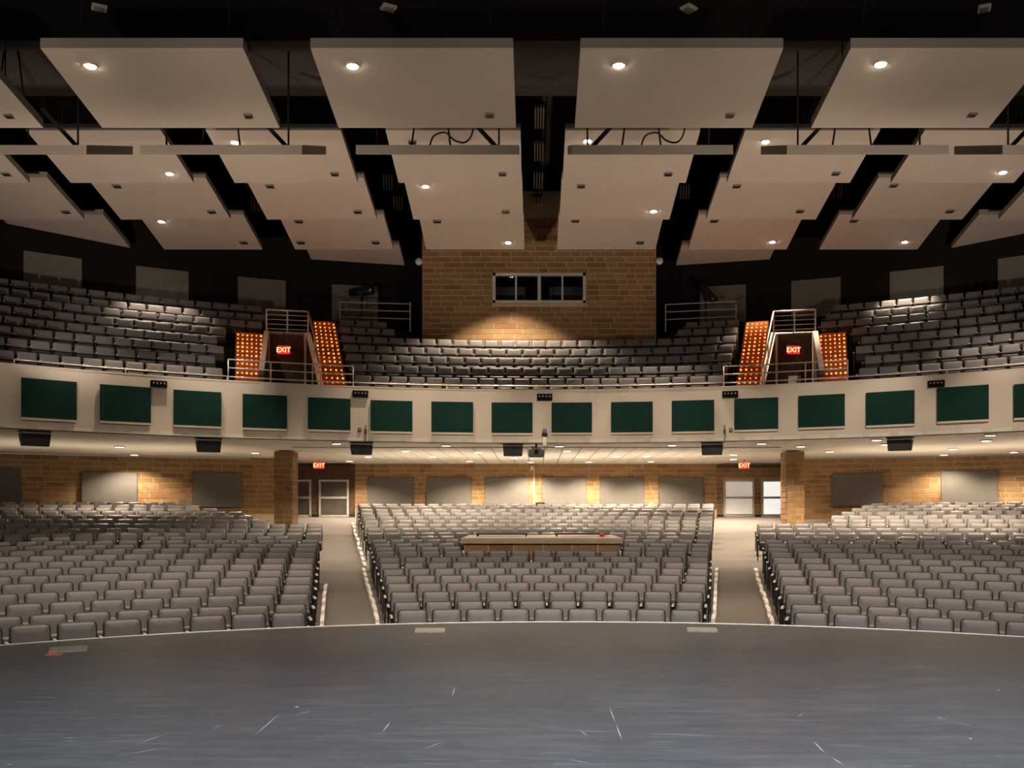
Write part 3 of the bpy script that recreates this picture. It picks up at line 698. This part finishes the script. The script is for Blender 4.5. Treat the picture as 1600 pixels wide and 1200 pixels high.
for i, (px, y0, y1) in enumerate(((862, 24.6, 31.5), (853, 25.5, 34))):
    p = on_z(px, 200, 13.0)
    q = thing('ceiling_pipe', f'dark pipe running above the centre gap of the ceiling clouds, {"thinner" if i else "thicker"} one', 'pipe', (p.x * .8, y0, 13.1), 0)
    MB().tube([(0, 0, 0), (0, y1 - y0, 0)], .1 if i == 0 else .06, 8).build('pipe_run', M['speaker'], q, True)
    for d_ in (.4, .5 * (y1 - y0), y1 - y0 - .4): MB().tube([(0, d_, .05), (0, d_, .95)], .015, 4).build('hanger_rod', M['blackmetal'], q)

# ---------------------------------------------------------------- soffit downlights
SOF = sorted(((187, 698.5), (210, 711), (399, 708), (526, 693.5), (546, 720.5), (575.5, 714), (634, 705), (676, 714), (697, 696.5), (734, 721), (747.5, 707), (804, 716), (829, 722.3), (874, 697.5), (886, 705), (905.5, 714), (920, 722), (964, 713.5), (1010.5, 713), (1017, 721.3), (1050, 696), (1146, 711), (1146, 717.8), (1190, 693.5), (1251, 698), (1296, 706), (1370, 688), (1384, 695), (1475, 711), (1489, 702), (1541, 689), (1547.5, 680.5), (1584, 707)))
UNEVEN = {}
for i, (px, py) in enumerate(SOF):
    p = on_z(px, py, 3.755)
    t = thing('recessed_light', f'small lit recessed light in the balcony soffit, {ORD[i + 1] if i < 30 else ("third", "second", "first")[min(2, i - 30)]} from the {"left" if i < 30 else "right"}', 'ceiling light', p, 0, 'recessed lights under the balcony')
    MB().tube([(0, 0, .03), (0, 0, -.006)], .17, 14).build('trim_ring', M['white'], t)
    MB().tube([(0, 0, 0), (0, 0, -.012)], .135, 14).build('lit_lens', M['lens2'], t)
    lamp('soffit_downlight', 'SPOT', (p.x, p.y, 3.67), P_SOFFIT * (2.2 if px == 1146 else 2.0 if 719 < py < 723 else 1), WARM, 142, .6, .05)

# ---------------------------------------------------------------- exit signs
def text_mesh(s, size):
    cu = bpy.data.curves.new('letters', 'FONT'); cu.body = s; cu.size = size; cu.align_x = 'CENTER'; cu.align_y = 'CENTER'; cu.extrude = .004
    o = bpy.data.objects.new('letters', cu); COL.objects.link(o)
    dg = bpy.context.evaluated_depsgraph_get(); me = bpy.data.meshes.new_from_object(o.evaluated_get(dg))
    bpy.data.objects.remove(o); me.materials.clear(); me.materials.append(M['exit']); return me
def exit_sign(px, py, Y, w, h, label, hang, rz=0):
    p = at(px, py, Y)
    t = thing('exit_sign', label, 'exit sign', p, rz, 'glowing exit signs')
    MB().box((0, .03, 0), (w, .06, h)).build('sign_box', M['red'], t)
    MB().box((0, .03, h / 2 + .015), (w * 1.05, .09, .03)).build('sign_top', M['white'], t)
    o = obj('letters', text_mesh('EXIT', h * .95), t); o.rotation_euler = (math.pi / 2, 0, 0); o.location = (0, -.005, 0)
    MB().tube([(0, .03, h / 2), (0, .03, h / 2 + hang)], .015, 6).build('hanger_stem', M['blackmetal'], t)
exit_sign(498.5, 727.5, 39.8, .42, .25, 'glowing red EXIT sign hanging over the left rear door bay', .12)
exit_sign(1163, 727.5, 39.8, .42, .25, 'glowing red EXIT sign hanging over the right rear door bay', .12)

# ---------------------------------------------------------------- balcony vomitories and lit stairs (mirror about the hall axis)
def mir(p, s): return Vector((p[0] if s > 0 else .4 - p[0], p[1], p[2] if len(p) > 2 else 0))
for s, nm in ((-1, 'left'), (1, 'right')):
    A0, A1 = (7.07, 29.9), (8.2, 33.0)       # inner side wall, front and back
    B0, B1 = (8.72, 29.2), (9.55, 32.7)      # outer side wall
    ZD = 7.72
    p0, p1 = mir((*A1, 0), s), mir((*B1, 0), s)
    if s < 0: p0, p1 = p1, p0
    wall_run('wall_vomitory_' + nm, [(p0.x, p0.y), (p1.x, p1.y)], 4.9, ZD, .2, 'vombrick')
    # deck edge over the opening
    c0, c1 = mir((*A1, ZD), s), mir((*B1, ZD), s)
    struct(MB().tube([c0 + Vector((0, -.02, 0)), c1 + Vector((0, -.02, 0))], .04, 4).build('trim_vomitory_' + nm, M['rail']))
    for w_i, (q0, q1, zf0) in enumerate(((A0, A1, 5.5), (B0, B1, 5.9))):
        a, c = mir((*q0, 0), s), mir((*q1, 0), s)
        d = (c - a).normalized(); nn = Vector((-d.y, d.x, 0)) * .07
        side = 'inner' if w_i == 0 else 'outer'
        z_a = zf0
        struct(MB().hexa([a - nn + Vector((0, 0, 4.6)), c - nn + Vector((0, 0, 4.6)), c + nn + Vector((0, 0, 4.6)), a + nn + Vector((0, 0, 4.6))],
                         [a - nn + Vector((0, 0, z_a)), c - nn + Vector((0, 0, ZD)), c + nn + Vector((0, 0, ZD)), a + nn + Vector((0, 0, z_a))]).build(f'wall_stair_{side}_{nm}', M['vombrick']))
        n2 = nn * 1.15
        struct(MB().hexa([a - n2 + Vector((0, 0, z_a)), c - n2 + Vector((0, 0, ZD)), c + n2 + Vector((0, 0, ZD)), a + n2 + Vector((0, 0, z_a))],
                         [a - n2 + Vector((0, 0, z_a + .06)), c - n2 + Vector((0, 0, ZD + .06)), c + n2 + Vector((0, 0, ZD + .06)), a + n2 + Vector((0, 0, z_a + .06))]).build(f'trim_stair_{side}_{nm}', M['white']))
        if w_i == 0:
            base = a.copy(); base.z = z_a
            t = thing('stair_handrail', f'sloping steel handrail beside the {nm} balcony vomitory', 'handrail', base, 0)
            up = Vector((0, 0, .62)); ex = -nn * 1.0
            top_pts = [a + Vector((0, 0, z_a + .62)) - base, c + Vector((0, 0, 8.49)) - base]
            MB().tube(top_pts, .03, 6).build('rail_bar', M['rail'], t, True)
            for f_ in (0, .5, 1):
                b_ = a.lerp(c, f_); zl = z_a + (ZD - z_a) * f_; zt = z_a + .62 + (8.49 - z_a - .62) * f_
                MB().tube([b_ + Vector((0, 0, zl)) - base, b_ + Vector((0, 0, zt)) - base], .02, 6).build('rail_post', M['rail'], t)
    # jambs of the opening
    for w_i, q in enumerate((A1, B1)):
        j = mir((*q, 0), s); off = (.06 if w_i == 0 else -.06) * s
        struct(MB().box((j.x + off, j.y - .06, (5 + ZD) / 2), (.11, .1, ZD - 5)).build(f'trim_vomitory_jamb_{nm}_{w_i + 1}', M['white'] if (s > 0 or w_i == 1) else M['fascia']))
    # guard over the opening
    t = thing('deck_guard_rail', f'five-bar steel guard above the {nm} vomitory opening', 'railing', c0, 0)
    for j in range(5):
        z = 8.49 - ZD - j * .16
        MB().tube([Vector((0, 0, z)), c1 - c0 + Vector((0, 0, z))], .035 if j == 0 else .016, 6).build('rail_bar', M['rail'], t, True)
    for f_ in (0, .5, 1):
        b_ = (c1 - c0) * f_; MB().tube([b_, b_ + Vector((0, 0, 8.49 - ZD))], .028, 6).build('rail_post', M['rail'], t)
    ex = mir((8.88, 32.4, 0), s)
    px = CX + ex.x / ex.y * F
    exit_sign(1240 if s > 0 else 443, 547, 32.4, .42, .25, f'glowing red EXIT sign inside the {nm} balcony vomitory', .5)
    # vomitory door with small lites
    bx = (p0 + p1) / 2; dd = (p1 - p0); rz = math.atan2(dd.y, dd.x)
    d = struct(bpy.data.objects.new(f'door_{5 if s < 0 else 6}', None)); COL.objects.link(d); d.location = (bx.x, bx.y - .03, 4.95); d.rotation_euler = (0, 0, rz)
    MB().box((0, 0, 1.05), (1.0, .04, 2.1)).build('door_leaf', M['vombrick'], d)
    MB().box((0.0, -.03, 1.1), (.42, .03, .4)).build('door_plate', M['frame'] if s > 0 else M['vombrick'], d)
    # stairs
    for kind, fx0, fx1, bx0, bx1, zt, n, cols in (('outer', 1282, 1326, 1279, 1322, 7.62, 14, 6), ('inner', 1147, 1192, 1166, 1201, 8.34, 19, 5)):
        R0, R1 = 21.0, 24.8 if kind == 'outer' else 25.6
        f0, f1 = ray_arc(fx0, BC, R0), ray_arc(fx1, BC, R0); g0, g1 = ray_arc(bx0, BC, R1), ray_arc(bx1, BC, R1)
        z0 = 5.12
        t = thing('lit_stair', f'stairs with rows of amber lights between the {nm} balcony opening and the {"central" if kind == "inner" else "side"} seats', 'stairs', (0, 0, 0), 0, 'amber lit balcony stairs')
        dots = MB()
        base = mir((f0.x, f0.y, z0), s); t.location = base
        for i in range(n):
            u, v = i / n, (i + 1) / n
            zl, zu = z0 + (zt - z0) * u, z0 + (zt - z0) * v
            c4 = [f0.lerp(g0, u), f1.lerp(g1, u), f1.lerp(g1, v), f0.lerp(g0, v)]
            c4 = [mir((p.x, p.y, 0), s) - Vector((base.x, base.y, 0)) for p in c4]
            if s < 0: c4 = [c4[1], c4[0], c4[3], c4[2]]
            zlo = zl - .25 - base.z
            MB().hexa([p + Vector((0, 0, zlo)) for p in c4], [p + Vector((0, 0, zu - base.z)) for p in c4]).build('step', M['step'], t)
            dr = (c4[1] - c4[0]).normalized(); out = Vector((dr.y, -dr.x, 0))
            wdt = (c4[1] - c4[0]).length
            for j in range(cols):
                q = c4[0].lerp(c4[1], (j + .5) / cols) + out * .012 + Vector((0, 0, (zl + zu) / 2 - base.z + random.uniform(-.01, .01)))
                r = random.choice((.02, .024, .026, .03, .034))
                dots.add([q + dr * r * math.cos(a * math.pi / 4) + Vector((0, 0, r * math.sin(a * math.pi / 4))) for a in range(8)], [tuple(range(8))])
        for u in (.12, .37, .62, .87):
            q = f0.lerp(g0, u).lerp(f1.lerp(g1, u), .5); q = mir((q.x, q.y, z0 + (zt - z0) * u + .75), s)
            lamp('step_glow', 'POINT', (q.x, q.y - .2, q.z - .2), 3.5, (1.0, .27, .04), radius=.1)
        o = dots.build('step_lights', M['led'], t); o['kind'] = 'stuff'

# guard rails, follow spots at the back of the balcony
for nm, xa, xb, ya, yb in (('left', 531, 641, 472, 475), ('right', 1040, 1150, 476, 471)):
    Y = 35.9; a, c = at(xa, ya, Y), at(xb, yb, Y); zb = 8.3
    t = thing('platform_rail', f'thin steel rail around the {nm} follow spot platform', 'railing', (a.x, a.y, zb), 0)
    for z in (0, .28, .56):
        MB().tube([(0, 0, a.z - z - zb), (c.x - a.x, 0, c.z - z - zb)], .022, 6).build('rail_bar', M['rail'], t)
    for f_ in (0, 1): MB().tube([((c.x - a.x) * f_, 0, 0), ((c.x - a.x) * f_, 0, a.z - zb)], .025, 6).build('rail_post', M['rail'], t)
    mb = MB(); w = c.x - a.x
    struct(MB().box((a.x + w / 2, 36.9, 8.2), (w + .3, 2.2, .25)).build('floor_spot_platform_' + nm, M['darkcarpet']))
    q = at(565, 456, 36.6) if nm == 'left' else at(1103, 455, 36.6)
    t = thing('follow_spot', f'dark follow spotlight on a stand on the {nm} rear platform', 'spotlight', (q.x, q.y, 8.325), 0)
    h = q.z - 8.325
    dv = Vector((.45, -.1, .02)) if nm == 'left' else Vector((.3, -.2, -.42))
    MB().tube([Vector((0, 0, h)) - dv, Vector((0, 0, h)), Vector((0, 0, h)) + dv * .7, Vector((0, 0, h)) + dv], .15, 12).build('lamp_body', M['blackmetal'], t, True)
    MB().box((0, 0, h - .15), (.12, .36, .3)).build('yoke', M['blackmetal'], t)
    MB().tube([(0, 0, 0.02), (0, 0, h - .2)], .04, 8).build('stand_pole', M['blackmetal'], t)
    for k in range(3):
        MB().tube([(0, 0, .35), (.4 * math.cos(k * 2.1), .4 * math.sin(k * 2.1), .02)], .02, 6).build('leg', M['blackmetal'], t)
    if nm == 'left': MB().box(Vector((0, 0, h)) + dv * .95 + Vector((-.05, -.16, 0)), (.06, .02, .06)).build('status_light', M['white'], t)

# ---------------------------------------------------------------- theatre seats
def cushion(w_b, w_t, h, th, bulge, rc=.05, tilt=0.0, y0=0.0, z0=0.0, mi=0, into=None, nseg=3):
    """rounded upholstered pad, front towards -Y; trapezoid outline, rounded corners, domed front"""
    def outline(inset):
        pts = []
        for (sx, sz, w) in ((1, 0, w_b), (1, 1, w_t), (-1, 1, w_t), (-1, 0, w_b)):
            cx_, cz_ = sx * (w / 2 - rc), (rc if sz == 0 else h - rc)
            a0 = {(1, 0): -90, (1, 1): 0, (-1, 1): 90, (-1, 0): 180}[(sx, sz)]
            for i in range(nseg + 1):
                a = math.radians(a0 + 90 * i / nseg); r = max(.004, rc - inset)
                pts.append((cx_ + r * math.cos(a), cz_ + r * math.sin(a)))
        return pts
    rings = [(outline(.004), 0.0), (outline(0), -th * .5), (outline(.012), -th), (outline(.035), -th - bulge * .6)]
    rings.append(([(x * .72, h / 2 + (z - h / 2) * .68) for x, z in rings[-1][0]], -th - bulge))
    n = len(rings[0][0]); vs = []; fs = []
    ct, st = math.cos(tilt), math.sin(tilt)
    for pts, y in rings:
        for x, z in pts:
            vs.append((x, y0 + y * ct + (z - h) * st, z0 + z * ct - y * st * 0 ))
    for k in range(len(rings) - 1):
        for i in range(n):
            j = (i + 1) % n; fs.append((k * n + i, k * n + j, (k + 1) * n + j, (k + 1) * n + i))
    fs.append(tuple(range(n))[::-1]); fs.append(tuple(range(4 * n, 5 * n)))
    mb = into or MB(); mb.add(vs, fs, mi); return mb
PITCH = .57
TILT = .24
def seat_backrest(mb, mi=0, ns=3): return cushion(.485, .455, .50, .05, .022, .05, TILT, -.022, SEATH - .518, mi, mb, ns)
def seat_shell(mb, mi=0, ns=3): return cushion(.513, .495, .58, .035, .0, .06, TILT, .004, SEATH - .58, mi, mb, ns)
def seat_pad(mb, mi=0, ns=3): return cushion(.46, .47, .235, .075, .02, .05, .12, -.155, .33, mi, mb, ns)
def seat_pan(mb, mi=0, ns=3): return cushion(.45, .455, .205, .02, .012, .05, .12, -.236, .335, mi, mb, ns)
def seat_standard(mb, x, mi=0, z=-.04):
    mb.hexa([(x - .016, -.28, z), (x + .016, -.28, z), (x + .016, .0, z), (x - .016, .0, z)], [(x - .016, -.2, .1), (x + .016, -.2, .1), (x + .016, -.03, .1), (x - .016, -.03, .1)], mi)
    mb.hexa([(x - .014, -.2, .1), (x + .014, -.2, .1), (x + .014, -.03, .1), (x - .014, -.03, .1)], [(x - .014, -.3, .6), (x + .014, -.3, .6), (x + .014, -.01, .6), (x - .014, -.01, .6)], mi); return mb
def seat_arm(mb, x, mi=0):
    mb.hexa([(x - .021, -.33, .595), (x + .021, -.33, .595), (x + .021, -.02, .595), (x - .021, -.02, .595)], [(x - .019, -.32, .625), (x + .019, -.32, .625), (x + .019, -.02, .625), (x - .019, -.02, .625)], mi); return mb
ME = {
    'backrest': seat_backrest(MB()).build('backrest', M['seat'], link=False, smooth=True),
    'back_shell': seat_shell(MB()).build('back_shell', M['shell'], link=False, smooth=True),
    'seat': seat_pan(seat_pad(MB()), 1).build('seat', [M['seat'], M['shell']], link=False, smooth=True),
    'armrest': seat_arm(MB(), -PITCH / 2).build('armrest', M['arm'], link=False),
    'standard': seat_standard(MB(), -PITCH / 2).build('standard', M['standard'], link=False),
    'armrest_end': seat_arm(MB(), PITCH / 2).build('armrest', M['arm'], link=False),
    'standard_end': seat_standard(MB(), PITCH / 2).build('standard', M['standard'], link=False),
}
whole = MB(); seat_shell(whole, 1, 2); seat_backrest(whole, 0, 2); seat_pad(whole, 0, 2); seat_pan(whole, 1, 2); seat_standard(whole, -PITCH / 2, 3); seat_arm(whole, -PITCH / 2, 2)
_tmp = whole.build('balcony_chair', [M['seat'], M['shell'], M['arm'], M['standard']], link=False, smooth=True)
whole_me = _tmp
whole.f = [tuple(p.vertices) for p in _tmp.polygons]      # the outward-facing winding
whole_me.polygons.foreach_set('use_smooth', [mi in (0, 1) for mi in whole.m])
RESTV, RESTF, RESTM = [], [], []
def add_rest(pos, rz, sx):
    c, s_ = math.cos(rz), math.sin(rz); b_ = len(RESTV)
    for x, y, z in whole.v:
        x *= sx; RESTV.append((pos[0] + x * c - y * s_, pos[1] + x * s_ + y * c, pos[2] + z))
    RESTF.extend(tuple(i + b_ for i in f) for f in whole.f); RESTM.extend(whole.m)
def put_seat(pos, rz, sx, label, last, group):
    t = thing('theater_seat', label, 'theater seat', pos, rz, group); t.scale = (sx, 1, 1)
    for k in ('backrest', 'back_shell', 'seat', 'armrest', 'standard'): obj(k, ME[k], t)
    if last: obj('armrest', ME['armrest_end'], t); obj('standard', ME['standard_end'], t)

CXL = [619, 613, 608, 603, 600, 597, 592.5, 590, 586.5, 584.5, 582.5, 580, 0, 574.5, 573, 569, 569, 566, 563, 563, 561.5, 559.5]
CXR = [1096, 1100, 1101, 1105, 1107.5, 1108, 1108.5, 1109, 1109, 1110.5, 1110, 1112, 0, 1112.5, 1113, 1113.5, 1114, 1114.5, 1115, 1115, 1115.5, 1115.5]
CN = [9, 10, 10, 11, 12, 13, 14, 13, 15, 15, 16, 19, 0, 20, 21, 22, 21, 22, 23, 24, 25, 26]
LXR = [480, 481.7, 486.7, 489, 490.5, 491.7, 492.5, 494, 496, 496.5, 498.5, 500, 0, 504, 504, 504.5, 417, 396, 380, 340, 312, 300]
RXL = [1237.5, 1232.5, 1225, 1221, 1216, 1212.5, 1209, 1204, 1201, 1197.5, 1196.5, 1194, 0, 1185.5, 1184, 1182, 1300, 1297, 1313, 1330, 1345, 1359]
NSOLO = 9
def ground(th, R): return pol(OC, R, th, zf(R, th))
count = 0
for k in range(22):
    R = ROWR[k]; rname = ORD[k + 1]
    if k == 12:
        for x0, x1 in ((45, 78), (80, 112), (230, 260), (262, 291), (398, 424), (427, 453), (623, 652), (654, 682), (685, 713), (975, 1002), (1007, 1034), (1038, 1064), (1239, 1266), (1268, 1295), (1405, 1432), (1435, 1463), (1585, 1612)):
            a = ang(OC, ray_arc((x0 + x1) / 2, OC, R)); p = ground(a, R)
            add_rest(p, -a, (x1 - x0) / F * p.y / PITCH)
        continue
    # centre block
    a0, a1 = ang(OC, ray_arc(CXL[k] - 2, OC, R)), ang(OC, ray_arc(CXR[k] + 2, OC, R)); st = (a1 - a0) / CN[k]
    for i in range(CN[k]):
        a = a0 + (i + .5) * st; p = ground(a, R); px = CX + p.x / p.y * F
        if k in (9, 10, 11) and 708 < px < 985: continue
        sx = st * R / PITCH
        if k < NSOLO:
            count += 1
            put_seat(p, -a, sx, f'grey theater seat, {ORD[i + 1]} from the left in the {rname} row of the centre block', i == CN[k] - 1, 'main floor theater seats')
        else: add_rest(p, -a, sx)
    # side blocks
    for side in (-1, 1):
        e = ray_arc(LXR[k] + 1 if side < 0 else RXL[k] - 1, OC, R); a = ang(OC, e); w = .6 if k < 12 else .575; st = side * w / R; i = 0
        if k == 11: st *= .9
        while True:
            b_ = a + st * (i + .5); p = ground(b_, R); px = CX + p.x / p.y * F
            if px < -75 or px > 1675: break
            if k < NSOLO:
                count += 1
                put_seat(p, -b_, abs(st) * R / PITCH, f'grey theater seat, {ORD[i + 1]} from the aisle in the {rname} row of the {"left" if side < 0 else "right"} block', (i == 0 and side < 0) , 'main floor theater seats')
            else: add_rest(p, -b_, abs(st) * R / PITCH)
            i += 1
me = bpy.data.meshes.new('theater_seating'); me.from_pydata(RESTV, [], RESTF)
for q in ('seat', 'shell', 'arm', 'standard'): me.materials.append(M[q])
me.polygons.foreach_set('material_index', RESTM); me.polygons.foreach_set('use_smooth', [q in (0, 1) for q in RESTM]); me.update()
o = obj('theater_seating', me); o['kind'] = 'stuff'; o['label'] = 'grey theater seats in the rear rows of the main floor'
print('solo seats', count, 'joined', len(RESTV) // len(whole.v))

# balcony seats
RESTV, RESTF, RESTM = [], [], []
# the balcony chairs have wider, shorter back pads over a dark shell
whole = MB()
cushion(.522, .512, .56, .03, .0, .045, TILT, .004, SEATH - .56, 1, whole, 2)
cushion(.508, .496, .275, .05, .02, .035, TILT, -.022, SEATH - .29, 0, whole, 2)
cushion(.47, .47, .2, .075, .02, .04, .12, -.155, .33, 0, whole, 2); cushion(.45, .455, .175, .02, .012, .04, .12, -.236, .335, 1, whole, 2)
seat_standard(whole, -PITCH / 2, 3); seat_arm(whole, -PITCH / 2, 2)
whole_me = whole.build('balcony_chair', [M['seat'], M['shell'], M['arm'], M['standard']], link=False, smooth=True)
whole.f = [tuple(p.vertices) for p in whole_me.polygons]
whole_me.polygons.foreach_set('use_smooth', [mi in (0, 1) for mi in whole.m])
bcount = 0
def balcony_row(k, xa, xb, n, block, solo=True):
    global bcount
    R = BR_R[k]; a0, a1 = ang(BC, ray_arc(xa, BC, R)), ang(BC, ray_arc(xb, BC, R))
    if n is None: n = max(1, round(abs(a1 - a0) * R / .565))
    st = (a1 - a0) / n
    if block.endswith('balcony') and k % 2: a0 += st * .42
    for i in range(n):
        a = a0 + (i + .5) * st; p = pol(BC, R, a, BZT[k] - SEATH); sx = abs(st) * R / PITCH
        if solo:
            o = obj('balcony_chair', whole_me); o.location = p; o.rotation_euler = (0, 0, -a); o.scale = (sx, 1, 1); bcount += 1
            side = 'from the left' if block == 'central' or 'booth' in block else 'from the stairs'
            tag(o, f'grey balcony chair, {ORD[i + 1]} {side}, {ORD[k + 1]} row, {block} block', 'theater seat', 'balcony seats')
        else: add_rest(p, -a, sx)
for k, (xa, xb, n) in enumerate(((553, 1133, None), (546, 1139, None), (540, 1145, None), (535, 1148, None), (531, 1152, None))): balcony_row(k, xa, xb, n, 'central')
for k, (xl, xr) in enumerate(((349, 1341), (350, 1338), (351, 1336), (352, 1332), (354, 1330), (422, 1270), (420, 1289))):
    balcony_row(k, xl, -50, None, 'left balcony'); balcony_row(k, xr, 1650, None, 'right balcony')
balcony_row(5, 526, 618, None, 'left booth side'); balcony_row(5, 1057, 1155, None, 'right booth side')
balcony_row(6, 529, 606, None, 'left booth side', False); balcony_row(6, 1070, 1157, None, 'right booth side', False)
balcony_row(7, 410, -50, None, 'left', False); balcony_row(7, 1300, 1650, None, 'right', False)
me = bpy.data.meshes.new('balcony_seating'); me.from_pydata(RESTV, [], RESTF)
for q in ('seat', 'shell', 'arm', 'standard'): me.materials.append(M[q])
me.polygons.foreach_set('material_index', RESTM); me.update()
o = obj('balcony_seating', me); o['kind'] = 'stuff'; o['label'] = 'grey seats in the dim last rows of the balcony'
print('balcony seats', bcount)

# white stepped curbs along the aisles
def curb(name, xs, k0, k1, off):
    pts = []
    for k in range(k0, k1 + 1):
        q = ray_arc(xs[k] + off, OC, ROWR[k]); pts.append(Vector((q.x, q.y, zfloor(q))))
    mb = MB()
    for a, c in zip(pts[:-1], pts[1:]):
        d = (c - a).normalized(); nn = Vector((-d.y, d.x, 0)) * .035
        for h0, u, v in ((.16, 0, .55), (.1, .55, 1)):
            q, r = a.lerp(c, u), a.lerp(c, v)
            mb.hexa([q - nn, r - nn, r + nn, q + nn], [p + Vector((0, 0, h0)) for p in (q - nn, r - nn, r + nn, q + nn)])
    return struct(mb.build(name, M['white']))
curb('trim_aisle_left_outer', LXR, 0, 8, 14); curb('trim_aisle_left_inner', CXL, 0, 11, -13)
curb('trim_aisle_right_inner', CXR, 0, 11, 9); curb('trim_aisle_right_outer', RXL, 0, 11, -14)
CX2 = [v for v in CXL]; CX2[12] = 577
curb('trim_aisle_left_rear', CX2, 11, 21, -9)

# sound console booth among the seats
YA, YC = 23.35, 26.5
zt = .963
XA, XC = slope(721.5) * YA, slope(972) * YA
cx_ = (XA + XC) / 2; zb = zfloor((cx_, YA)) - .05
t = thing('sound_booth', 'long brick-fronted sound booth counter in the middle of the seats', 'counter', (cx_, (YA + YC) / 2, zb), 0)
w = XC - XA; dp = YC - YA
MB().box((0, 0, (zt - .12 - zb) / 2), (w - .1, dp - .1, zt - .12 - zb)).build('booth_base', M['mortar'], t)
MB().box((0, 0, zt - zb - .02), (w + .04, dp + .04, .04)).build('counter_top', M['ledge'], t)
MB().box((0, -dp / 2 - .01, zt - zb - .085), (w + .02, .05, .09)).build('counter_edge', M['wood'], t)
lay_bricks(t, [(-w / 2 + .05, -dp / 2 + .05), (w / 2 - .05, -dp / 2 + .05)], .3, zt - zb - .13, .62)
for i, (x0, x1) in enumerate(((745, 824), (868, 946))):
    Y = 25.2; a, c = slope(x0) * Y, slope(x1) * Y
    q = thing('equipment_shelf', f'low black equipment shelf on the {"left" if i == 0 else "right"} half of the sound booth counter', 'shelf', ((a + c) / 2, Y, zt), 0)
    MB().box((0, 0, .075), (c - a, .5, .03)).build('shelf_board', M['blackmetal'], q)
    for sx in (-1, 1):
        for sy in (-1, 1): MB().box((sx * ((c - a) / 2 - .03), sy * .22, .03), (.04, .04, .06)).build('leg', M['blackmetal'], q)
p = Vector((slope(940.5) * 24.6, 24.6, zt))
mb = MB()
for (dx, dy, dz, r) in ((0, 0, .05, .06),):
    rings = [[(p.x + dx + r * 1.1 * math.sin(b_) * math.cos(a), p.y + dy + r * math.sin(b_) * math.sin(a), p.z + dz + .9 * r * math.cos(b_) + (.012 * math.sin(3 * a) * math.sin(b_))) for a in [2 * math.pi * j / 10 for j in range(10)]] for b_ in [math.pi * i / 7 for i in range(8)]]
    vs = [v for R_ in rings for v in R_]
    mb.add(vs, [(i * 10 + j, (i + 1) * 10 + j, (i + 1) * 10 + (j + 1) % 10, i * 10 + (j + 1) % 10) for i in range(7) for j in range(10)])
tag(mb.build('cloth_bundle', M['redcloth'], smooth=True), 'small red bundle on the right end of the sound booth counter', 'bundle')
tag(MB().box((p.x + .17, p.y + .05, zt + .02), (.2, .28, .04), rz=.2).build('paper_stack', M['paper']), 'small white paper stack beside the red bundle', 'paper')
p = on_z(1136.5, 958, -.62); p.z = zfloor(p)
for _ in range(6):
    p = on_z(1136.5, 958, zfloor(p))
tag(MB().box((p.x, p.y, p.z + .012), (.07, .1, .02), rz=.5).build('paper_scrap', M['paper']), 'tiny white paper scrap on the right aisle carpet', 'paper')
# dark stand behind the last row
p = at(844, 787, 39.2); zb = zfloor(p)
t = thing('music_stand', 'small black stand behind the last centre row by the conduit', 'stand', (p.x, p.y, zb), 0)
MB().box((0, 0, p.z - zb), (.36, .06, .1)).build('stand_tray', M['blackmetal'], t)
MB().tube([(-.16, .04, 0), (-.16, .04, p.z - zb)], .02, 6).build('stand_pole', M['blackmetal'], t)
MB().box((-.16, .04, .015), (.3, .3, .03)).build('stand_base', M['blackmetal'], t)
